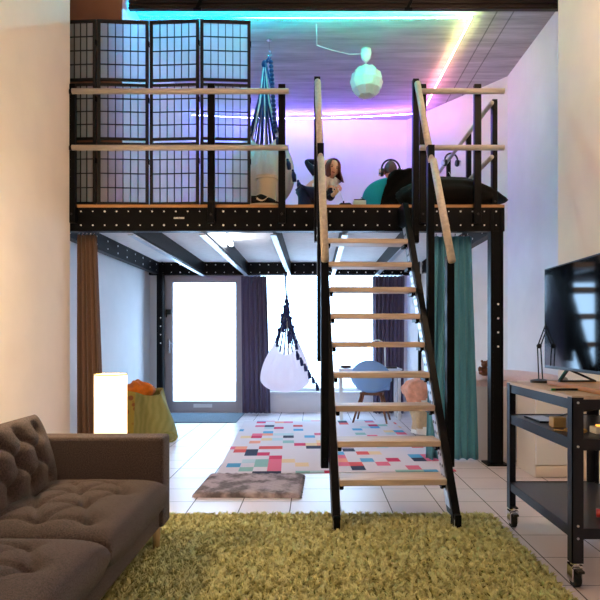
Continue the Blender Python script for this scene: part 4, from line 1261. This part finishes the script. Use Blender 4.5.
b = MB(); b.ball((1.42, 6.36, DECK + .30), (.07, .06, .26), 16, 12)

def headphones(name, label, c, rad, axis_x=True, rz=0, cup=.034, tilt=0):
    t = thing(name, label, 'headphones', c, rz)
    b = MB(); b.tube([(rad * math.cos(a), 0, rad * 1.05 * math.sin(a)) for a in np.linspace(-.15, PI + .15, 22)], .011, 8); b.build('headband', M['black_plastic'], t, smooth=True, local=True)
    for s in (-1, 1):
        b = MB(); b.tube([(s * (rad + .014), 0, -.035), (s * (rad - .022), 0, -.035)], cup, 18)
        e = b.build('ear_cup', M['black_plastic'], t, local=True, bevel=.006)
        b = MB(); b.tube([(s * (rad + .034), 0, -.035), (s * (rad + .0142), 0, -.035)], cup * .85, 18); b.build('cup_plate', M['chrome'], e, local=True)
    return t
hp = headphones('headphones', 'black headphones hanging from the right guard rail of the loft', (1.72, 6.97, 3.429), .082, rz=R(8), cup=.042)
b = MB(); b.tube([(.06, 0, -.07), (.05, .0, -.16), (0, 0, -.2), (-.03, 0, -.15)], .003, 6); b.build('cable', M['white_plastic'], hp, local=True, smooth=True)

# ------------------------------------------------------------------ people
def skin_mesh(nodes, edges, sub=2):
    """nodes: list of (x, y, z, r) or (x, y, z, rx, ry); returns an evaluated mesh"""
    me = bpy.data.meshes.new('tmp_skin')
    me.from_pydata([n[:3] for n in nodes], edges, [])
    o = bpy.data.objects.new('tmp_skin', me); C.objects.link(o)
    o.modifiers.new('skin', 'SKIN')
    for i, n in enumerate(nodes):
        r = n[3:] if len(n) == 5 else (n[3], n[3])
        me.skin_vertices[0].data[i].radius = r
    me.skin_vertices[0].data[0].use_root = True
    s = o.modifiers.new('sub', 'SUBSURF'); s.levels = sub; s.render_levels = sub
    dg = bpy.context.evaluated_depsgraph_get()
    out = bpy.data.meshes.new_from_object(o.evaluated_get(dg))
    bpy.data.objects.remove(o); bpy.data.meshes.remove(me)
    return out
def chain(n0, pts): return pts
def head_fn(yaw, tilt, s=1.0):
    """face looks along -y before turning"""
    rot = Matrix.Rotation(tilt, 4, 'Y') @ Matrix.Rotation(yaw, 4, 'Z')
    def place(c, q): return Vector(c) + (rot @ Vector(q)) * s
    def fn(bm, c):
        v0 = len(bm.v)
        n, m = 24, 18
        vs = []; fs = []
        for i in range(m + 1):
            t = PI * i / m
            for k in range(n):
                a = 2 * PI * k / n
                x = math.sin(t) * math.cos(a); y = math.sin(t) * math.sin(a); z = math.cos(t)
                X = .073 * x * (1 - .28 * max(0, -z) ** 1.3); Y = .092 * y * (1 - .12 * max(0, -z)) ; Z = .113 * z
                if y < 0: Y *= .96
                # jaw forward, brow, nose and eye sockets
                front = max(0, -y)
                Y -= .010 * front * max(0, -z) 
                Y -= .022 * math.exp(-((X / .011) ** 2)) * math.exp(-(((Z + .018) / .020) ** 2)) * (front > .3)
                for sx in (-1, 1): Y += .010 * math.exp(-(((X - sx * .030) / .016) ** 2 + ((Z - .008) / .013) ** 2)) * (front > .3)
                vs.append(place(c, (X, Y, Z)))
        for i in range(m):
            for k in range(n): fs.append((i * n + k, (i + 1) * n + k, (i + 1) * n + (k + 1) % n, i * n + (k + 1) % n))
        bm.add(vs, fs, 0)
        def lump(q, r, mi):
            s0 = len(bm.v); bm.ball((0, 0, 0), r, 10, 8, mi)
            for i in range(s0, len(bm.v)): bm.v[i] = tuple(place(c, Vector(bm.v[i]) + Vector(q)))
        for sx in (-1, 1):
            lump((sx * .030, -.078, .008), (.011, .007, .006), 2)
            lump((sx * .030, -.084, .024), (.014, .004, .003), 2)
            lump((sx * .073, .008, -.008), (.008, .017, .026), 0)
        lump((0, -.086, -.052), (.020, .006, .006), 1)
    return fn, place
def hand_nodes(nodes, edges, wi, wrist, d, side, r=.0085, curl=.6):
    """palm and five fingers grown from wrist node index wi along direction d"""
    d = Vector(d).normalized(); sd = Vector(side); sd = (sd - d * sd.dot(d)).normalized(); nm = d.cross(sd)
    base = len(nodes); palm = Vector(wrist) + d * .05
    nodes.append((*palm, .024, .013)); edges.append((wi, base))
    for k, (off, L) in enumerate(((-.028, .058), (-.010, .070), (.009, .066), (.027, .052))):
        i = len(nodes); a = palm + d * .035 + sd * off; b_ = a + (d * math.cos(curl) + nm * math.sin(curl)) * L * .5; c_ = b_ + (d * math.cos(curl * 2) + nm * math.sin(curl * 2)) * L * .5
        nodes += [(*a, r), (*b_, r * .95), (*c_, r * .8)]; edges += [(base, i), (i, i + 1), (i + 1, i + 2)]
    i = len(nodes); a = Vector(wrist) + d * .03 - sd * .034 + nm * .008; b_ = a + (d * .7 - sd * .5 + nm * .4).normalized() * .034
    nodes += [(*a, r * 1.15), (*b_, r)]; edges += [(base, i), (i, i + 1)]

# the woman, kneeling and leaning to the side
WY = 6.08
def W(px, py, dy=0): return at(px, py, WY + dy)
hw = W(332.5, 169.5, -.03)
hipz = DECK + .29
w_hip = Vector((W(312.5, 200).x, WY + .02, hipz + .05)); w_waist = W(316.5, 189.5, .01); w_chest = W(323.5, 183.5, 0); w_neck = W(328.8, 178, -.01)
shL = W(319, 177.5, .0); elL = W(305.5, 161.5, .04); wrL = W(320.5, 162.5, .06)
shR = W(333.5, 183.5, -.03); elR = W(329.5, 198.5, -.08); wrR = W(333.5, 194.5, -.16)
knL = Vector((w_hip.x - .09, WY - .12, DECK + .075)); ftL = Vector((w_hip.x - .10, WY + .26, DECK + .05))
knR = Vector((w_hip.x + .08, WY - .12, DECK + .075)); ftR = Vector((w_hip.x + .07, WY + .26, DECK + .05))
hpL = w_hip + Vector((-.075, -.02, -.03)); hpR = w_hip + Vector((.075, -.02, -.03))
nodes = [(*w_hip, .115, .10), (*w_waist, .10, .08), (*w_chest, .115, .085), (*w_neck, .042), (*(hw + Vector((-.012, .005, -.06))), .042),
         (*shL, .047), (*elL, .034), (*wrL, .024), (*shR, .047), (*elR, .034), (*wrR, .024),
         (*hpL, .082), (*knL, .058), (*ftL, .04), (*(ftL + Vector((0, .17, -.015))), .03), (*hpR, .082), (*knR, .058), (*ftR, .04), (*(ftR + Vector((0, .17, -.015))), .03)]
edges = [(0, 1), (1, 2), (2, 3), (3, 4), (2, 5), (5, 6), (6, 7), (2, 8), (8, 9), (9, 10), (0, 11), (11, 12), (12, 13), (13, 14), (0, 15), (15, 16), (16, 17), (17, 18)]
hand_nodes(nodes, edges, 7, wrL, (1, .05, .1), (0, .2, 1), curl=.3)
hand_nodes(nodes, edges, 10, wrR, (.6, -.5, .45), (1, .3, 0), r=.0075, curl=.9)
wm = thing('person', 'person in a white tee over navy sleeves leaning sideways with a raised elbow', 'person', (w_hip.x, WY, DECK))
b = MB(); b.mesh(skin_mesh(nodes, edges)); hf, place = head_fn(R(14), R(14), .92); hf(b, hw)
b.build('body', [M['skin'], M['skin_d'], M['eye']], wm, smooth=True)
g = .012
def grow(ids, extra=g):
    return [tuple(list(nodes[i][:3]) + [v + extra for v in nodes[i][3:]]) for i in ids]
b = MB(); b.mesh(skin_mesh(grow([0, 1, 2], .022) + [(*w_chest.lerp(w_neck, .62), .085), (*shL, .068), (*shL.lerp(elL, .22), .062), (*shR, .068), (*shR.lerp(elR, .34), .062)], [(0, 1), (1, 2), (2, 3), (2, 4), (4, 5), (2, 6), (6, 7)])); b.build('tee', M['tee'], wm, smooth=True)
sl = [(*shL, .052), (*elL, .037), (*elL.lerp(wrL, .86), .032)]
b = MB(); b.mesh(skin_mesh(sl, [(0, 1), (1, 2)])); sl = [(*shR.lerp(elR, .28), .050), (*elR, .046), (*elR.lerp(wrR, .9), .036)]
b.mesh(skin_mesh(sl, [(0, 1), (1, 2)])); b.build('sleeves', M['navy'], wm, smooth=True)
b = MB(); b.mesh(skin_mesh([(*(w_hip + Vector((.0, 0, .03))), .128, .115)] + [tuple(list(nodes[i][:3]) + [nodes[i][3] + .012]) for i in (11, 12, 13, 15, 16, 17)], [(0, 1), (1, 2), (2, 3), (0, 4), (4, 5), (5, 6)])); b.build('trousers', M['denim'], wm, smooth=True)
def hairlong(bm, c):
    n, m = 30, 24
    vs = []; fs = []
    for i in range(m + 1):
        v = i / m
        for k in range(n + 1):
            # wraps from one side of the face round the back to the other
            a = R(-52) + R(284) * k / n
            face = abs(k / n - .5) * 2
            if v < .45:
                t = v / .45 * PI / 2; r = math.sin(t); z = .122 * math.cos(t) + .006
                rx, ry = .090 * r, .108 * r
            else:
                q = (v - .45) / .55; z = -.21 * q + .006; rx = .090 + .022 * q - .02 * max(0, q - .75); ry = .108 - .01 * q
            x = math.cos(a) * rx; y = math.sin(a) * ry
            wob = .004 * math.sin(9 * a + 6 * v)
            p = place(c, (x + wob, y + wob, max(z, -.165)))
            if v >= .45:
                q = (v - .45) / .55
                # hair below the jaw hangs straight down
                p = place(c, (x + wob, y + wob, .006)) + Vector((.02 * q, 0, -.115 * q + .012 * math.sin(5 * a)))
            vs.append(p)
    for i in range(m):
        for k in range(n): fs.append((i * (n + 1) + k, i * (n + 1) + k + 1, (i + 1) * (n + 1) + k + 1, (i + 1) * (n + 1) + k))
    bm.add(vs, fs)
b = MB(); hairlong(b, hw); b.build('hair', M['hair_long'], wm, smooth=True, solid=.012)
b = MB(); hp_ = Vector(wrR) + Vector((.03, -.05, .06)); b.tube([hp_ + Vector((-.02, 0, .01)), hp_ + Vector((.0, -.01, .02)), hp_ + Vector((.03, -.02, -.05)), hp_ + Vector((.06, -.05, -.12)), hp_ + Vector((.08, -.12, -.2)), Vector((hp_.x + .12, hp_.y - .2, DECK + .008))], .004, 6)
tag(b.build('cable', M['white_plastic'], smooth=True), 'thin cable held by the leaning person on the loft', 'cable')

# the person in the chair, seen from behind
MY = 6.06
hm_ = at(390.5, 171.5, MY)
m_hip = Vector((hm_.x + .01, MY - .0, DECK + .285)); m_chest = Vector((hm_.x + .01, MY + .03, DECK + .38)); m_neck = hm_ + Vector((0, 0, -.11))
m_hip = Vector((hm_.x + .01, MY + .02, DECK + .27)); m_chest = Vector((hm_.x, MY + .02, hm_.z - .24))
shl = m_chest + Vector((-.14, 0, .075)); shr = m_chest + Vector((.14, 0, .075))
ell = shl + Vector((-.05, .12, -.17)); elr = shr + Vector((.05, .12, -.17)); wrl = ell + Vector((.06, .21, .02)); wrr = elr + Vector((-.06, .21, .02))
kl = m_hip + Vector((-.12, .42, .10)); kr = m_hip + Vector((.12, .42, .10)); fl = Vector((m_hip.x - .13, MY + .60, DECK + .06)); fr = Vector((m_hip.x + .13, MY + .60, DECK + .06))
nodes = [(*m_hip, .125, .10), (*m_hip.lerp(m_chest, .5), .115, .09), (*m_chest, .13, .09), (*m_neck, .05), (*(hm_ + Vector((0, 0, -.05))), .05),
         (*shl, .055), (*ell, .04), (*wrl, .027), (*shr, .055), (*elr, .04), (*wrr, .027),
         (*(m_hip + Vector((-.08, .03, -.01))), .085), (*kl, .06), (*fl, .04), (*(fl + Vector((0, .14, -.02))), .035),
         (*(m_hip + Vector((.08, .03, -.01))), .085), (*kr, .06), (*fr, .04), (*(fr + Vector((0, .14, -.02))), .035)]
edges = [(0, 1), (1, 2), (2, 3), (3, 4), (2, 5), (5, 6), (6, 7), (2, 8), (8, 9), (9, 10), (0, 11), (11, 12), (12, 13), (13, 14), (0, 15), (15, 16), (16, 17), (17, 18)]
hand_nodes(nodes, edges, 7, wrl, (.3, 1, 0), (1, 0, 0), curl=.6); hand_nodes(nodes, edges, 10, wrr, (-.3, 1, 0), (-1, 0, 0), curl=.6)
mn = thing('person', 'person seen from behind with headphones sitting in the turquoise chair', 'person', (hm_.x, MY, DECK))
b = MB(); b.mesh(skin_mesh(nodes, edges)); hf, place = head_fn(PI, 0, .92); hf(b, hm_)
b.build('body', [M['skin'], M['skin_d'], M['eye']], mn, smooth=True)
b = MB(); b.mesh(skin_mesh(grow([0, 1, 2]) + [(*shl, .067), (*shl.lerp(ell, .6), .058), (*shr, .067), (*shr.lerp(elr, .6), .058), (*m_chest.lerp(m_neck, .5), .07)], [(0, 1), (1, 2), (2, 3), (3, 4), (2, 5), (5, 6), (2, 7)])); b.build('tee', M['grey_tee'], mn, smooth=True)
b = MB(); b.mesh(skin_mesh([tuple(list(nodes[0][:3]) + [.13, .11])] + [tuple(list(nodes[i][:3]) + [nodes[i][3] + .012]) for i in (11, 12, 13, 15, 16, 17)], [(0, 1), (1, 2), (2, 3), (0, 4), (4, 5), (5, 6)])); b.build('trousers', M['denim'], mn, smooth=True)
b = MB()
def hs(u, v):
    a = R(-35) + R(250) * u; t = .02 + v * (PI * .5 + (.36 if .12 < u < .88 else .1))
    q = (.069 * math.sin(t) * math.cos(a), -.087 * math.sin(t) * math.sin(a) * 1, .106 * math.cos(t) + .004)
    return Vector(hm_) + Vector((q[0], q[1], q[2]))
b.grid(hs, 28, 16); b.build('hair', M['hair_short'], mn, smooth=True, solid=.008)
headphones('headphones', 'black and silver headphones worn by the seated person', (hm_.x, MY - .012, hm_.z + .022), .098, cup=.045)

# ------------------------------------------------------------------ light
def light(name, kind, loc, power, col, **k):
    l = bpy.data.lights.new(name, kind); l.energy = power; l.color = col
    o = bpy.data.objects.new(name, l); C.objects.link(o); o.location = loc
    for a, v in k.items():
        if a == 'rot': o.rotation_euler = v
        else: setattr(l, a, v)
    return o
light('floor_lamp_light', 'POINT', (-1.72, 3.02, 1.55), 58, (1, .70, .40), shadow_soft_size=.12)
light('table_lamp_light', 'POINT', (LPX, LPY, .80), 26, (1, .70, .38), shadow_soft_size=.045)
light('added_fill_light', 'POINT', (.8, 1.9, 4.5), 34, (1, .74, .58), shadow_soft_size=.2)  # unseen warm fill added to brighten the near floor
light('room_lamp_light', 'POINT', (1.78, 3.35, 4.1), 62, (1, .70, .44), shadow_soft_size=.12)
# daylight portals in the door, the back window and the added fill window
o = light('added_window_portal', 'AREA', (0, -2.34, 1.7), 1, (1, 1, 1), shape='RECTANGLE', size=2.2, size_y=1.6, rot=(R(90), 0, 0)); o.data.cycles.is_portal = True
for nm, x0, x1, z0, z1 in (('door_daylight', DX0 + .17, DX1 - .11, .18, 2.09), ('window_daylight', WX0, WX1, WZ0, WZ1)):
    o = light(nm, 'AREA', ((x0 + x1) / 2, BY + .2, (z0 + z1) / 2), 1, (1, 1, 1), shape='RECTANGLE', size=x1 - x0, size_y=z1 - z0, rot=(R(-90), 0, 0))
    o.data.cycles.is_portal = True

w = bpy.data.worlds.new('daylight'); S.world = w; w.use_nodes = True
nt = w.node_tree; bg = nt.nodes['Background']
bg.inputs['Color'].default_value = (.45, .68, 1.0, 1); bg.inputs['Strength'].default_value = 9.5

cam = bpy.data.cameras.new('camera'); co = bpy.data.objects.new('camera', cam); C.objects.link(co)
co.location = (0, 0, H); co.rotation_euler = (R(90), 0, 0)
cam.sensor_width = 36; cam.sensor_fit = 'HORIZONTAL'; cam.lens = F / 600 * 36
cam.shift_x = -(CX - 300) / 600; cam.shift_y = (CY - 300) / 600
cam.clip_start = .05
S.camera = co
S.view_settings.view_transform = 'Standard'; S.view_settings.look = 'None'
S.view_settings.exposure = 0; S.view_settings.gamma = 1; S.view_settings.use_curve_mapping = False
S.cycles.max_bounces = 10; S.cycles.diffuse_bounces = 5; S.cycles.transparent_max_bounces = 16
S.cycles.use_denoising = True
S.cycles.sample_clamp_indirect = 25
